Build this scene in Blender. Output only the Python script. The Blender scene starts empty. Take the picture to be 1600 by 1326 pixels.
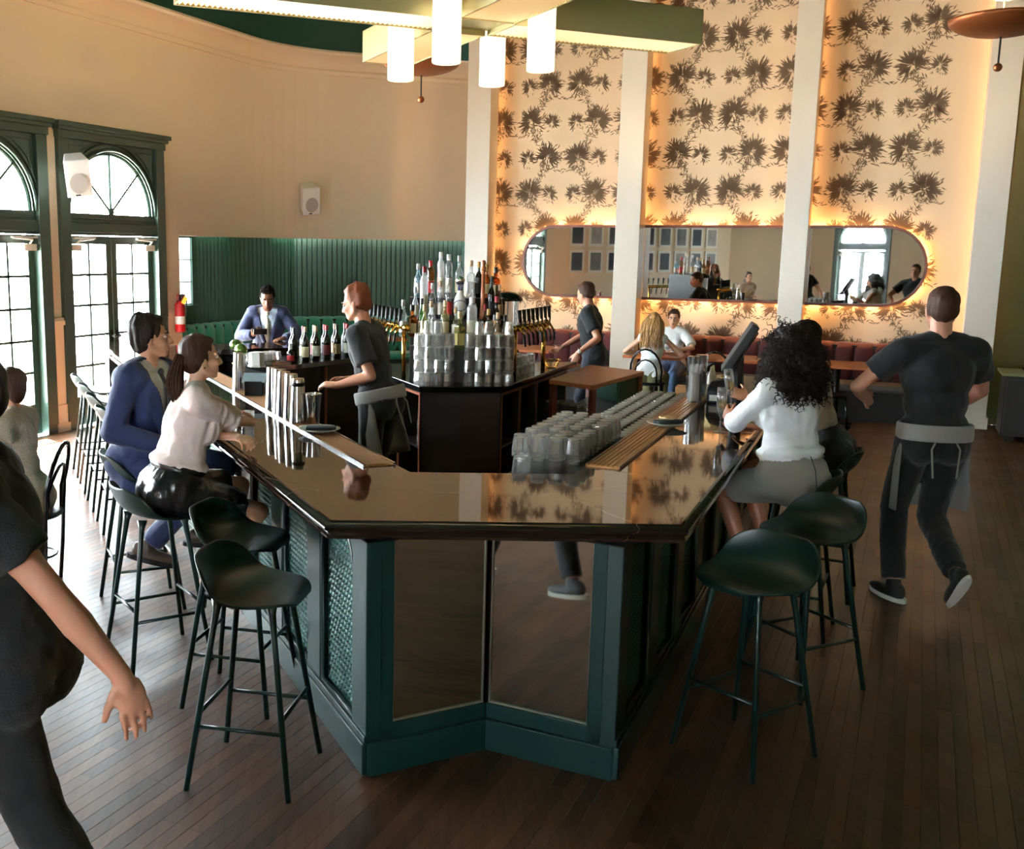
import bpy, bmesh, math, random
import numpy as np
from mathutils import Vector, Matrix, noise as mnoise
random.seed(7)
SC = bpy.context.scene
COL = SC.collection
PI = math.pi
# ---------------------------------------------------------------- camera
CAM_H, CAM_PITCH, CAM_ROLL, CAM_F, CAM_CX = 2.06, 0.1667, 0.0124, 1637.0, 635.0
cam = bpy.data.cameras.new('camera'); camo = bpy.data.objects.new('camera', cam); COL.objects.link(camo)
_cp, _sp = math.cos(CAM_PITCH), math.sin(CAM_PITCH)
_fw = Vector((0, _cp, -_sp)); _up0 = Vector((0, _sp, _cp)); _rt0 = Vector((1, 0, 0))
_rt = _rt0 * math.cos(CAM_ROLL) + _up0 * math.sin(CAM_ROLL)
_up = -_rt0 * math.sin(CAM_ROLL) + _up0 * math.cos(CAM_ROLL)
camo.matrix_world = Matrix(((_rt.x, _up.x, -_fw.x, 0), (_rt.y, _up.y, -_fw.y, 0), (_rt.z, _up.z, -_fw.z, CAM_H), (0, 0, 0, 1)))
cam.sensor_fit = 'HORIZONTAL'; cam.sensor_width = 36.0; cam.lens = 36.0 * CAM_F / 1600
cam.shift_x = (800 - CAM_CX) / 1600; cam.clip_start = 0.05; cam.clip_end = 200
SC.camera = camo
# ---------------------------------------------------------------- world, sun, exposure
SC.view_settings.view_transform = 'Standard'; SC.view_settings.look = 'None'
SC.view_settings.gamma = 1.0; SC.view_settings.use_curve_mapping = False
SC.view_settings.exposure = 1.42
world = bpy.data.worlds.new('sky'); SC.world = world; world.use_nodes = True
_bg = world.node_tree.nodes['Background']
_bg.inputs['Color'].default_value = (0.84, 0.93, 1.0, 1); _bg.inputs['Strength'].default_value = 36.0
sun = bpy.data.lights.new('sun', 'SUN'); sun.energy = 70; sun.angle = math.radians(0.9); sun.color = (1, 0.95, 0.87)
suno = bpy.data.objects.new('sun', sun); COL.objects.link(suno)
suno.rotation_euler = Vector((0.55, -0.55, -1.0)).to_track_quat('-Z', 'Y').to_euler()
def portal(x, y, rz, w=1.5, h=3.1):
    l = bpy.data.lights.new('window_portal', 'AREA'); l.shape = 'RECTANGLE'; l.size = w; l.size_y = h; l.cycles.is_portal = True
    o = bpy.data.objects.new('window_portal', l); COL.objects.link(o); o.location = (x, y, 1.6); o.rotation_euler = (PI / 2, 0, rz)
for _t in (0.93, -0.99, -3.22, -5.32):                      # the glazed doors of the left wall
    portal(-3.83 + 0.4384 * _t - 0.8988 * 0.3, 11.52 + 0.8988 * _t + 0.4384 * 0.3, math.radians(64.0))
for _x in (-3.52,): portal(_x, -5.1, PI)  # the glazed doors of the rear wall
cy = SC.cycles
cy.max_bounces = 8; cy.diffuse_bounces = 4; cy.glossy_bounces = 5; cy.transmission_bounces = 6
cy.transparent_max_bounces = 24; cy.caustics_reflective = False; cy.caustics_refractive = False
cy.sample_clamp_indirect = 6.0; cy.blur_glossy = 0.1

# ---------------------------------------------------------------- materials
def mat(name, col, rough=0.5, metal=0.0, spec=0.5, nscale=0, namt=0.0, bump=0.0, bscale=60, coat=0.0, sheen=0.0, emit=None, estr=0.0, stretch=None, sss=0.0):
    m = bpy.data.materials.new(name); m.use_nodes = True
    nt = m.node_tree; b = nt.nodes['Principled BSDF']
    b.inputs['Base Color'].default_value = (*col, 1); b.inputs['Roughness'].default_value = rough
    b.inputs['Metallic'].default_value = metal; b.inputs['Specular IOR Level'].default_value = spec
    b.inputs['Coat Weight'].default_value = coat; b.inputs['Coat Roughness'].default_value = 0.08
    if sheen: b.inputs['Sheen Weight'].default_value = sheen
    if sss:
        b.inputs['Subsurface Weight'].default_value = sss; b.inputs['Subsurface Radius'].default_value = (0.02, 0.008, 0.004); b.inputs['Subsurface Scale'].default_value = 0.5
    if emit:
        b.inputs['Emission Color'].default_value = (*emit, 1); b.inputs['Emission Strength'].default_value = estr
    if nscale or bump:
        tc = nt.nodes.new('ShaderNodeTexCoord'); mp = nt.nodes.new('ShaderNodeMapping')
        if stretch: mp.inputs['Scale'].default_value = stretch
        nt.links.new(tc.outputs['Object'], mp.inputs['Vector'])
    if nscale:
        nz = nt.nodes.new('ShaderNodeTexNoise'); nz.inputs['Scale'].default_value = nscale; nz.inputs['Detail'].default_value = 5
        nt.links.new(mp.outputs[0], nz.inputs['Vector'])
        mx = nt.nodes.new('ShaderNodeMix'); mx.data_type = 'RGBA'
        mx.inputs['A'].default_value = (*[max(0, c * (1 - namt)) for c in col], 1)
        mx.inputs['B'].default_value = (*[min(1, c * (1 + namt)) for c in col], 1)
        nt.links.new(nz.outputs['Fac'], mx.inputs['Factor']); nt.links.new(mx.outputs['Result'], b.inputs['Base Color'])
    if bump:
        nb = nt.nodes.new('ShaderNodeTexNoise'); nb.inputs['Scale'].default_value = bscale; nb.inputs['Detail'].default_value = 4
        nt.links.new(mp.outputs[0], nb.inputs['Vector'])
        bp = nt.nodes.new('ShaderNodeBump'); bp.inputs['Strength'].default_value = bump; bp.inputs['Distance'].default_value = 0.01
        nt.links.new(nb.outputs['Fac'], bp.inputs['Height']); nt.links.new(bp.outputs['Normal'], b.inputs['Normal'])
    return m
def srgb(r, g, b):
    f = lambda c: (c / 255 / 12.92) if c / 255 <= 0.04045 else ((c / 255 + 0.055) / 1.055) ** 2.4
    return (f(r), f(g), f(b))
def glassmat(name, tint=(1, 1, 1), gloss=0.25, rough=0.02, ior=1.45):
    """clear glass: see-through body with fresnel highlights"""
    m = bpy.data.materials.new(name); m.use_nodes = True; nt = m.node_tree; nt.nodes.clear()
    o = nt.nodes.new('ShaderNodeOutputMaterial'); t = nt.nodes.new('ShaderNodeBsdfTransparent'); g = nt.nodes.new('ShaderNodeBsdfGlossy')
    f = nt.nodes.new('ShaderNodeFresnel'); mx = nt.nodes.new('ShaderNodeMixShader'); ad = nt.nodes.new('ShaderNodeMath')
    t.inputs['Color'].default_value = (*tint, 1); g.inputs['Roughness'].default_value = rough; f.inputs['IOR'].default_value = ior
    ad.operation = 'ADD'; ad.use_clamp = True; ad.inputs[1].default_value = gloss
    nt.links.new(f.outputs[0], ad.inputs[0]); nt.links.new(ad.outputs[0], mx.inputs[0])
    nt.links.new(t.outputs[0], mx.inputs[1]); nt.links.new(g.outputs[0], mx.inputs[2]); nt.links.new(mx.outputs[0], o.inputs[0])
    return m
M = {}
M['cream'] = mat('cream_plaster', srgb(232, 212, 184), 0.7, nscale=1.2, namt=0.03)
M['pillar'] = mat('pillar_paint', srgb(236, 222, 205), 0.28, nscale=2, namt=0.02)
M['olive'] = mat('olive_paint', srgb(150, 146, 100), 0.6, nscale=1.5, namt=0.04)
M['ceil'] = mat('green_ceiling', srgb(14, 66, 48), 0.6)
M['frame'] = mat('dark_green_frame', srgb(50, 70, 58), 0.35, nscale=3, namt=0.1)
M['bead'] = mat('glare_green_beadboard', srgb(88, 122, 116), 0.35, nscale=4, namt=0.06)  # pale green: window glare on the boards put into the base colour
M['beadd'] = mat('deep_green_board', srgb(26, 78, 60), 0.4, nscale=4, namt=0.06)
M['teal'] = mat('teal_bar_paint', srgb(8, 44, 41), 0.3, nscale=5, namt=0.08, bump=0.05, bscale=30)
M['stool'] = mat('stool_green_plastic', srgb(8, 36, 32), 0.36, bump=0.03, bscale=300)
M['stoolm'] = mat('stool_green_metal', srgb(8, 38, 34), 0.3)
M['pane'] = glassmat('window_glass', (0.97, 1, 0.99), 0.02)
M['mirror'] = mat('mirror_silver', (0.86, 0.88, 0.87), 0.015, 1.0)
M['wood'] = mat('warm_wood', srgb(178, 100, 54), 0.35, nscale=6, namt=0.3, stretch=(1, 8, 1))
M['redwood'] = mat('mirror_frame_wood', srgb(112, 52, 34), 0.35, nscale=8, namt=0.2)
M['copper'] = mat('copper_trim', srgb(176, 100, 70), 0.35, 0.7)
M['black'] = mat('black_cabinet', srgb(24, 20, 19), 0.4, nscale=4, namt=0.1)
M['dark'] = mat('dark_interior', srgb(14, 12, 12), 0.6)
M['blackp'] = mat('black_plastic', srgb(15, 15, 16), 0.5, spec=0.3)
M['blackgl'] = mat('black_gloss', srgb(12, 12, 13), 0.15)
M['white'] = mat('white_plastic', srgb(240, 236, 228), 0.45)
M['paper'] = mat('white_paper', srgb(238, 235, 230), 0.8)
M['steel'] = mat('stainless_steel', (0.72, 0.71, 0.69), 0.14, 1.0)
M['brass'] = mat('brushed_brass', srgb(196, 184, 132), 0.45, 0.35, nscale=30, namt=0.08, stretch=(1, 20, 20))
M['gold'] = mat('polished_brass', srgb(214, 160, 70), 0.2, 1.0)
M['bronze'] = mat('copper_dish', srgb(150, 84, 44), 0.4, 0.6)
M['red'] = mat('red_velvet', srgb(74, 2, 13), 0.75, sheen=0.12, nscale=10, namt=0.15)
M['tvel'] = mat('teal_velvet', srgb(40, 150, 128), 0.6, sheen=0.5, nscale=14, namt=0.35)
M['greyseat'] = mat('grey_vinyl', srgb(86, 80, 76), 0.5)
M['redp'] = mat('red_enamel', srgb(190, 22, 26), 0.3)
M['yellow'] = mat('yellow_tag', srgb(232, 170, 30), 0.6)
def lit_or_frosted(m, w=0.12, col=(1, 0.97, 0.93)):  # diffuse share stands in for window light refracted in glass; also frosting
    nt = m.node_tree; out = next(n for n in nt.nodes if n.type == 'OUTPUT_MATERIAL'); src = out.inputs[0].links[0].from_socket
    d = nt.nodes.new('ShaderNodeBsdfDiffuse'); d.inputs['Color'].default_value = (*col, 1); t = nt.nodes.new('ShaderNodeBsdfTranslucent'); t.inputs['Color'].default_value = (*col, 1)
    a = nt.nodes.new('ShaderNodeMixShader'); a.inputs[0].default_value = 0.6; nt.links.new(d.outputs[0], a.inputs[1]); nt.links.new(t.outputs[0], a.inputs[2])
    mx = nt.nodes.new('ShaderNodeMixShader'); mx.inputs[0].default_value = w; nt.links.new(src, mx.inputs[1]); nt.links.new(a.outputs[0], mx.inputs[2]); nt.links.new(mx.outputs[0], out.inputs[0]); return m
M['glass'] = lit_or_frosted(glassmat('tumbler_glass', (1.0, 1.0, 0.99), 0.15, 0.13), 0.10)
M['glassbase_lit'] = lit_or_frosted(glassmat('tumbler_base_lit', (0.95, 0.92, 0.86), 0.15, 0.12), 0.34, (1, .93, .82))  # warm light caught by the upturned bases, put into their colour
M['lit_tube'] = mat('opal_tube', (1, 0.93, 0.8), 0.4, emit=(1.0, 0.84, 0.58), estr=0.55)
M['lit_diff'] = mat('prismatic_diffuser', (1, 0.85, 0.6), 0.3, emit=(1.0, 0.62, 0.24), estr=0.23)
M['led'] = mat('led_strip', (1, 0.8, 0.5), 0.5, emit=(1.0, 0.56, 0.20), estr=46)
M['print'] = mat('wallpaper_ink', srgb(122, 98, 76), 0.8)
M['napkin'] = mat('slate_napkin', srgb(38, 48, 54), 0.85, bump=0.3, bscale=300)
M['rubber'] = mat('black_rubber', srgb(18, 16, 16), 0.7)
M['plate'] = mat('grey_ceramic', srgb(196, 202, 196), 0.25)
M['alu'] = mat('aluminium', (0.55, 0.54, 0.52), 0.3, 1.0)

# ---------------------------------------------------------------- mesh collection helper
class MB:
    def __init__(s): s.v = []; s.f = []
    def add(s, vs, fs):
        n = len(s.v); s.v += [tuple(p) for p in vs]; s.f += [tuple(i + n for i in q) for q in fs]; return s
    def box(s, c, size, rz=0.0, M4=None):
        x, y, z = size[0] / 2, size[1] / 2, size[2] / 2
        vs = [Vector((a * x, b * y, d * z)) for d in (-1, 1) for b in (-1, 1) for a in (-1, 1)]
        if M4 is not None: vs = [M4 @ p for p in vs]
        elif rz: R = Matrix.Rotation(rz, 3, 'Z'); vs = [R @ p for p in vs]
        c = Vector(c); vs = [p + c for p in vs]
        return s.add(vs, [(0, 2, 3, 1), (4, 5, 7, 6), (0, 1, 5, 4), (2, 6, 7, 3), (0, 4, 6, 2), (1, 3, 7, 5)])
    def bx(s, x0, x1, y0, y1, z0, z1): return s.box(((x0 + x1) / 2, (y0 + y1) / 2, (z0 + z1) / 2), (abs(x1 - x0), abs(y1 - y0), abs(z1 - z0)))
    def prism(s, poly, z0, z1):
        n = len(poly); a = sum(poly[i][0] * poly[(i + 1) % n][1] - poly[(i + 1) % n][0] * poly[i][1] for i in range(n))
        if a < 0: poly = poly[::-1]
        vs = [(p[0], p[1], z0) for p in poly] + [(p[0], p[1], z1) for p in poly]
        return s.add(vs, [tuple(range(n - 1, -1, -1)), tuple(range(n, 2 * n))] + [(i, (i + 1) % n, n + (i + 1) % n, n + i) for i in range(n)])
    def tube(s, pts, r, n=8, cap=True, closed=False):
        pts = [Vector(p) for p in pts]; k = len(pts); rs = r if isinstance(r, (list, tuple)) else [r] * k
        vs = []; up = None
        for i, p in enumerate(pts):
            if closed: t = pts[(i + 1) % k] - pts[i - 1]
            else: t = pts[min(i + 1, k - 1)] - pts[max(i - 1, 0)]
            t.normalize()
            if up is None: up = t.orthogonal().normalized()
            else:
                up = up - t * up.dot(t)
                up = up.normalized() if up.length > 1e-6 else t.orthogonal().normalized()
            b = t.cross(up)
            vs += [p + (up * math.cos(a) + b * math.sin(a)) * rs[i] for a in (2 * PI * j / n for j in range(n))]
        fs = []
        for i in range(k if closed else k - 1):
            i2 = (i + 1) % k
            fs += [(i * n + j, i * n + (j + 1) % n, i2 * n + (j + 1) % n, i2 * n + j) for j in range(n)]
        if cap and not closed: fs += [tuple(range(n - 1, -1, -1)), tuple((k - 1) * n + j for j in range(n))]
        return s.add(vs, fs)
    def lathe(s, prof, n=16, c=(0, 0, 0), M4=None):
        vs = []; idx = []
        for r, z in prof:
            if r < 1e-6: idx.append([len(vs)] * n); vs.append(Vector((0, 0, z)))
            else:
                idx.append([len(vs) + j for j in range(n)])
                vs += [Vector((r * math.cos(2 * PI * j / n), r * math.sin(2 * PI * j / n), z)) for j in range(n)]
        fs = []
        for a, b in zip(idx, idx[1:]):
            for j in range(n):
                q = [a[j], a[(j + 1) % n], b[(j + 1) % n], b[j]]
                q = [x for i, x in enumerate(q) if x not in q[:i]]
                if len(q) > 2: fs.append(tuple(q))
        c = Vector(c); vs = [((M4 @ p) if M4 is not None else p) + c for p in vs]
        return s.add(vs, fs)
    def ell(s, c, r, R=None, n=16, m=10):
        prof = [(math.sin(PI * i / m), -math.cos(PI * i / m)) for i in range(m + 1)]
        S = Matrix.Diagonal(Vector(r)); T = (R @ S) if R is not None else S
        return s.lathe([(max(0, a) if 0 < i < m else 0, z) for i, (a, z) in enumerate(prof)], n, c, T)
    def cap(s, a, b, ra, rb, n=12, flat=False, k=4):
        """tapered capsule; flat=True leaves the b end cut square"""
        a = Vector(a); b = Vector(b); d = (b - a); L = d.length; R = d.to_track_quat('Z', 'Y').to_matrix()
        prof = [(0, -ra)] + [(ra * math.sin(PI / 2 * i / k), -ra * math.cos(PI / 2 * i / k)) for i in range(1, k)] + [(ra, 0), (rb, L)]
        if flat: prof += [(0, L)]
        else: prof += [(rb * math.cos(PI / 2 * i / k), L + rb * math.sin(PI / 2 * i / k)) for i in range(1, k)] + [(0, L + rb)]
        return s.lathe(prof, n, a, R)
    def grid(s, rows):
        h = len(rows); w = len(rows[0]); vs = [p for r in rows for p in r]
        return s.add(vs, [(i * w + j, i * w + j + 1, (i + 1) * w + j + 1, (i + 1) * w + j) for i in range(h - 1) for j in range(w - 1)])
    def sweep(s, path, prof, closed=False):
        """sweep a (offset-left, z) profile along a plan path"""
        k = len(path); rows = []
        for i in range(k):
            p = Vector(path[i]); a = Vector(path[i - 1]) if (i > 0 or closed) else None; b = Vector(path[(i + 1) % k]) if (i < k - 1 or closed) else None
            t1 = (p - a).normalized() if a else (b - p).normalized(); t2 = (b - p).normalized() if b else t1
            n1 = Vector((-t1.y, t1.x)); n2 = Vector((-t2.y, t2.x)); n = (n1 + n2).normalized(); sc = 1 / max(0.3, n.dot(n1))
            rows.append([(p.x + n.x * o * sc, p.y + n.y * o * sc, z) for o, z in prof])
        if closed: rows.append(rows[0])
        s.grid(rows)
        if not closed:
            m = len(prof); s.add(rows[0], [tuple(range(m))]); s.add(rows[-1], [tuple(range(m - 1, -1, -1))])
        return s
    def mesh(s, name='mesh'):
        me = bpy.data.meshes.new(name); me.from_pydata(s.v, [], s.f); me.update(); return me
    def build(s, name, m, parent=None, smooth=False, bevel=0.0, fix=True, solid=0.0, subd=0, auto=None):
        me = s.mesh(name)
        if fix:
            bm = bmesh.new(); bm.from_mesh(me); bmesh.ops.remove_doubles(bm, verts=bm.verts, dist=1e-5)
            bmesh.ops.recalc_face_normals(bm, faces=bm.faces); bm.to_mesh(me); bm.free()
        return link(name, me, m, parent, smooth, bevel, solid, subd, auto)
def link(name, me, m, parent=None, smooth=False, bevel=0.0, solid=0.0, subd=0, auto=None):
    o = bpy.data.objects.new(name, me); COL.objects.link(o)
    me.materials.clear()
    for q in (m if isinstance(m, (list, tuple)) else [m]): me.materials.append(M[q] if isinstance(q, str) else q)
    if smooth or auto is not None:
        me.polygons.foreach_set('use_smooth', [True] * len(me.polygons))
    if auto is not None: me.set_sharp_from_angle(angle=math.radians(auto))
    if solid: md = o.modifiers.new('solid', 'SOLIDIFY'); md.thickness = solid; md.offset = 0
    if bevel: md = o.modifiers.new('bevel', 'BEVEL'); md.width = bevel; md.segments = 2; md.limit_method = 'ANGLE'
    if subd: md = o.modifiers.new('subd', 'SUBSURF'); md.levels = subd; md.render_levels = subd
    if parent is not None: o.parent = parent
    return o
def tag(o, label=None, cat=None, group=None, kind=None):
    if label: o['label'] = label
    if cat: o['category'] = cat
    if group: o['group'] = group
    if kind: o['kind'] = kind
    return o
def thing(name, label=None, cat=None, loc=(0, 0, 0), rz=0.0, group=None, kind=None):
    o = bpy.data.objects.new(name, None); COL.objects.link(o); o.empty_display_size = 0.1
    o.location = loc; o.rotation_euler = (0, 0, rz); return tag(o, label, cat, group, kind)
KIDS = {}
def dup(o, loc=None, rz=None, label=None, group=None, parent=None):
    c = o.copy(); COL.objects.link(c)
    if parent is not None: c.parent = parent
    if loc is not None: c.location = loc
    if rz is not None: c.rotation_euler = (0, 0, rz)
    if label: c['label'] = label
    if group: c['group'] = group
    for ch in list(o.children): dup(ch, parent=c)
    return c
def hd(deg): a = math.radians(deg); return Vector((math.sin(a), math.cos(a)))
def jit(a): return random.uniform(-a, a)
# ================================================================ the room
ZC = 5.6
D1 = hd(26.0); N1 = Vector((-D1.y, D1.x))           # wall_left runs along D1, N1 points outdoors
P1 = Vector((-3.83, 11.52))
D2 = hd(70.5)
DB = hd(115.0); NB = Vector((-DB.y, DB.x))           # back wall, NB points away from the room
PB = Vector((6.8, 12.95))
def L1(t, off=0.0): return P1 + D1 * t + N1 * off
def BW(s, off=0.0): return PB + DB * s + NB * off    # off < 0 : into the room
cornerB = L1(4.4); cornerC = cornerB + D2 * 3.02
def fillet(a, b, c, r, n=9):
    a, b, c = Vector(a), Vector(b), Vector(c); u = (a - b).normalized(); w = (c - b).normalized()
    ang = u.angle(w); d = r / math.tan(ang / 2); p0 = b + u * d; cen = b + (u + w).normalized() * (r / math.sin(ang / 2))
    a0 = p0 - cen; a1 = (b + w * d) - cen; tot = a0.angle_signed(a1)
    out = []
    for i in range(n + 1):
        th = -tot * i / n; out.append(cen + Vector((a0.x * math.cos(th) - a0.y * math.sin(th), a0.x * math.sin(th) + a0.y * math.cos(th))))
    return out
A0 = L1(-7.0)
RP = [A0, Vector((-6.9, -3.0)), Vector((-5.2, -4.8)), Vector((6.5, -4.8)), Vector((9.5, -1.5)), Vector((10.3, 8.0)), BW(3.2), BW(-6.35), cornerC, cornerB]
def wallbox(mb, a, b, t0, t1, z0, z1, th=0.22):
    """box along a->b between distances t0..t1, thickness outside (right of a->b is the room)"""
    a = Vector(a); d = (Vector(b) - a).normalized(); n = Vector((-d.y, d.x))
    p = [a + d * t0, a + d * t1, a + d * t1 + n * th, a + d * t0 + n * th]
    mb.prism([(q.x, q.y) for q in p], z0, z1)
# floor slab under the boards and ceiling
def struct(o): o['kind'] = 'structure'; return o
floorpoly = [(p.x, p.y) for p in RP]
alc = [L1(2.1), L1(2.1, 0.9), L1(4.8, 0.9), cornerC + Vector((0.4, 1.2)), cornerC + Vector((0.4, 0))]
floor = struct(MB().prism(floorpoly, -0.12, -0.012).prism([(p.x, p.y) for p in alc], -0.12, -0.004).build('floor', 'dark', fix=False))
struct(MB().prism(floorpoly, ZC, ZC + 0.15).build('ceiling', 'ceil'))
# ---- floor boards
M['plank'] = m = mat('dark_oak_board', srgb(62, 45, 36), 0.36, spec=0.4)
nt = m.node_tree; b = nt.nodes['Principled BSDF']
tc = nt.nodes.new('ShaderNodeNewGeometry'); mp = nt.nodes.new('ShaderNodeMapping'); mp.vector_type = 'POINT'
mp.inputs['Rotation'].default_value = (0, 0, math.radians(26)); mp.inputs['Scale'].default_value = (28, 2.2, 1)
nz = nt.nodes.new('ShaderNodeTexNoise'); nz.inputs['Scale'].default_value = 1.6; nz.inputs['Detail'].default_value = 6
oi = nt.nodes.new('ShaderNodeObjectInfo'); at = nt.nodes.new('ShaderNodeAttribute'); at.attribute_name = 'tone'
wn = nt.nodes.new('ShaderNodeTexNoise'); wn.inputs['Scale'].default_value = 2.3; wn.inputs['Detail'].default_value = 7
nt.links.new(tc.outputs['Position'], mp.inputs['Vector']); nt.links.new(mp.outputs[0], nz.inputs['Vector']); nt.links.new(tc.outputs['Position'], wn.inputs['Vector'])
ad = nt.nodes.new('ShaderNodeMath'); ad.operation = 'ADD'; nt.links.new(nz.outputs['Fac'], ad.inputs[0])
a2 = nt.nodes.new('ShaderNodeMath'); a2.operation = 'MULTIPLY_ADD'; a2.inputs[1].default_value = 0.55; nt.links.new(oi.outputs['Random'], a2.inputs[0]); nt.links.new(at.outputs['Fac'], a2.inputs[2])
nt.links.new(a2.outputs[0], ad.inputs[1])
rp = nt.nodes.new('ShaderNodeValToRGB'); rp.color_ramp.elements[0].position = 0.25; rp.color_ramp.elements[1].position = 1.25
rp.color_ramp.elements[0].color = (*srgb(40, 23, 16), 1); rp.color_ramp.elements[1].color = (*srgb(104, 68, 46), 1)
sc_ = nt.nodes.new('ShaderNodeMath'); sc_.operation = 'MULTIPLY'; sc_.inputs[1].default_value = 0.8; nt.links.new(ad.outputs[0], sc_.inputs[0]); nt.links.new(sc_.outputs[0], rp.inputs[0])
nt.links.new(rp.outputs[0], b.inputs['Base Color'])
rr = nt.nodes.new('ShaderNodeMapRange'); rr.inputs['From Min'].default_value = 0.1; rr.inputs['From Max'].default_value = 0.9; rr.inputs['To Min'].default_value = 0.26; rr.inputs['To Max'].default_value = 0.5
nt.links.new(wn.outputs['Fac'], rr.inputs['Value']); nt.links.new(rr.outputs[0], b.inputs['Roughness'])
# boards laid along D1; each board (length along D1) is a box with tiny chamfer
W = 0.062
rgt = Vector((D1.y, -D1.x))
def inpoly(p, poly):
    c = False; n = len(poly)
    for i in range(n):
        x1, y1 = poly[i]; x2, y2 = poly[i - 1]
        if (y1 > p.y) != (y2 > p.y) and p.x < (x2 - x1) * (p.y - y1) / (y2 - y1) + x1: c = not c
    return c
rows = []
for k in range(-150, 260):
    o = rgt * (k * W); ts = []                       # clip the row line to the room polygon
    n = len(floorpoly)
    for i in range(n):
        a = Vector(floorpoly[i]); e = Vector(floorpoly[(i + 1) % n]) - a
        den = D1.x * e.y - D1.y * e.x
        if abs(den) < 1e-9: continue
        w = a - o; t = (w.x * e.y - w.y * e.x) / den; u = (w.x * D1.y - w.y * D1.x) / den
        if 0 <= u < 1: ts.append(t)
    ts.sort()
    for t0, t1 in zip(ts[::2], ts[1::2]):
        t = t0 - random.uniform(0, 1.0)
        while t < t1:
            L = random.choice((0.8, 1.0, 1.3, 1.6)); a_, b_ = max(t, t0), min(t + L, t1)
            if b_ - a_ > 0.02: rows.append((k, a_, b_))
            t += L
def vis(k, a_, b_):
    best = 0
    for f in (0.15, 0.5, 0.85):
        p = rgt * (k * W) + D1 * (a_ + (b_ - a_) * f); d = p.y * _cp + CAM_H * _sp
        if p.y < 2.6: continue
        u = 635 + 1637 * p.x / d; v = 663 + 1637 * (CAM_H * _cp - p.y * _sp) / d
        if -60 < u < 1660 and 600 < v < 1400 and not (-0.1 < p.x < 0.8 and p.y > 4.3): best = max(best, 1 / (d * d))
    return best * (b_ - a_)
rows.sort(key=lambda r: -vis(*r))
bmesh_cache = {}
rest = MB(); tones = []
def plank(mb, L, w=W - 0.0007):
    c = 0.0009
    prof = [(-w / 2, -0.011), (-w / 2, -c), (-w / 2 + c, 0), (w / 2 - c, 0), (w / 2, -c), (w / 2, -0.011)]
    mb.add([(x, 0, z) for x, z in prof] + [(x, L, z) for x, z in prof], [(i, i + 1, i + 7, i + 6) for i in range(5)] + [(5, 4, 3, 2, 1, 0), (6, 7, 8, 9, 10, 11)])
angp = math.atan2(-D1.x, D1.y)
for i, (k, a_, b_) in enumerate(rows):
    o = rgt * (k * W) + D1 * (a_ + 0.0004); L = b_ - a_ - 0.0008
    if i < 300:
        key = round(L, 4)
        if key not in bmesh_cache:
            mb = MB(); plank(mb, L); me = mb.mesh('floor_board'); me.materials.append(M['plank']); bmesh_cache[key] = me
        ob = bpy.data.objects.new('floor_board', bmesh_cache[key]); COL.objects.link(ob); ob.parent = floor
        ob.location = (o.x, o.y, 0); ob.rotation_euler = (0, 0, angp)
    else:
        mb = MB(); plank(mb, L); ca, sa = math.cos(angp), math.sin(angp)
        rest.add([(o.x + x * ca - y * sa, o.y + x * sa + y * ca, z) for x, y, z in mb.v], mb.f); tones += [random.uniform(0, 0.55)] * 12
ro = rest.build('floor_boards', 'plank', floor, fix=False); ro['kind'] = 'stuff'
atr = ro.data.attributes.new('tone', 'FLOAT', 'POINT'); atr.data.foreach_set('value', tones)

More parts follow.
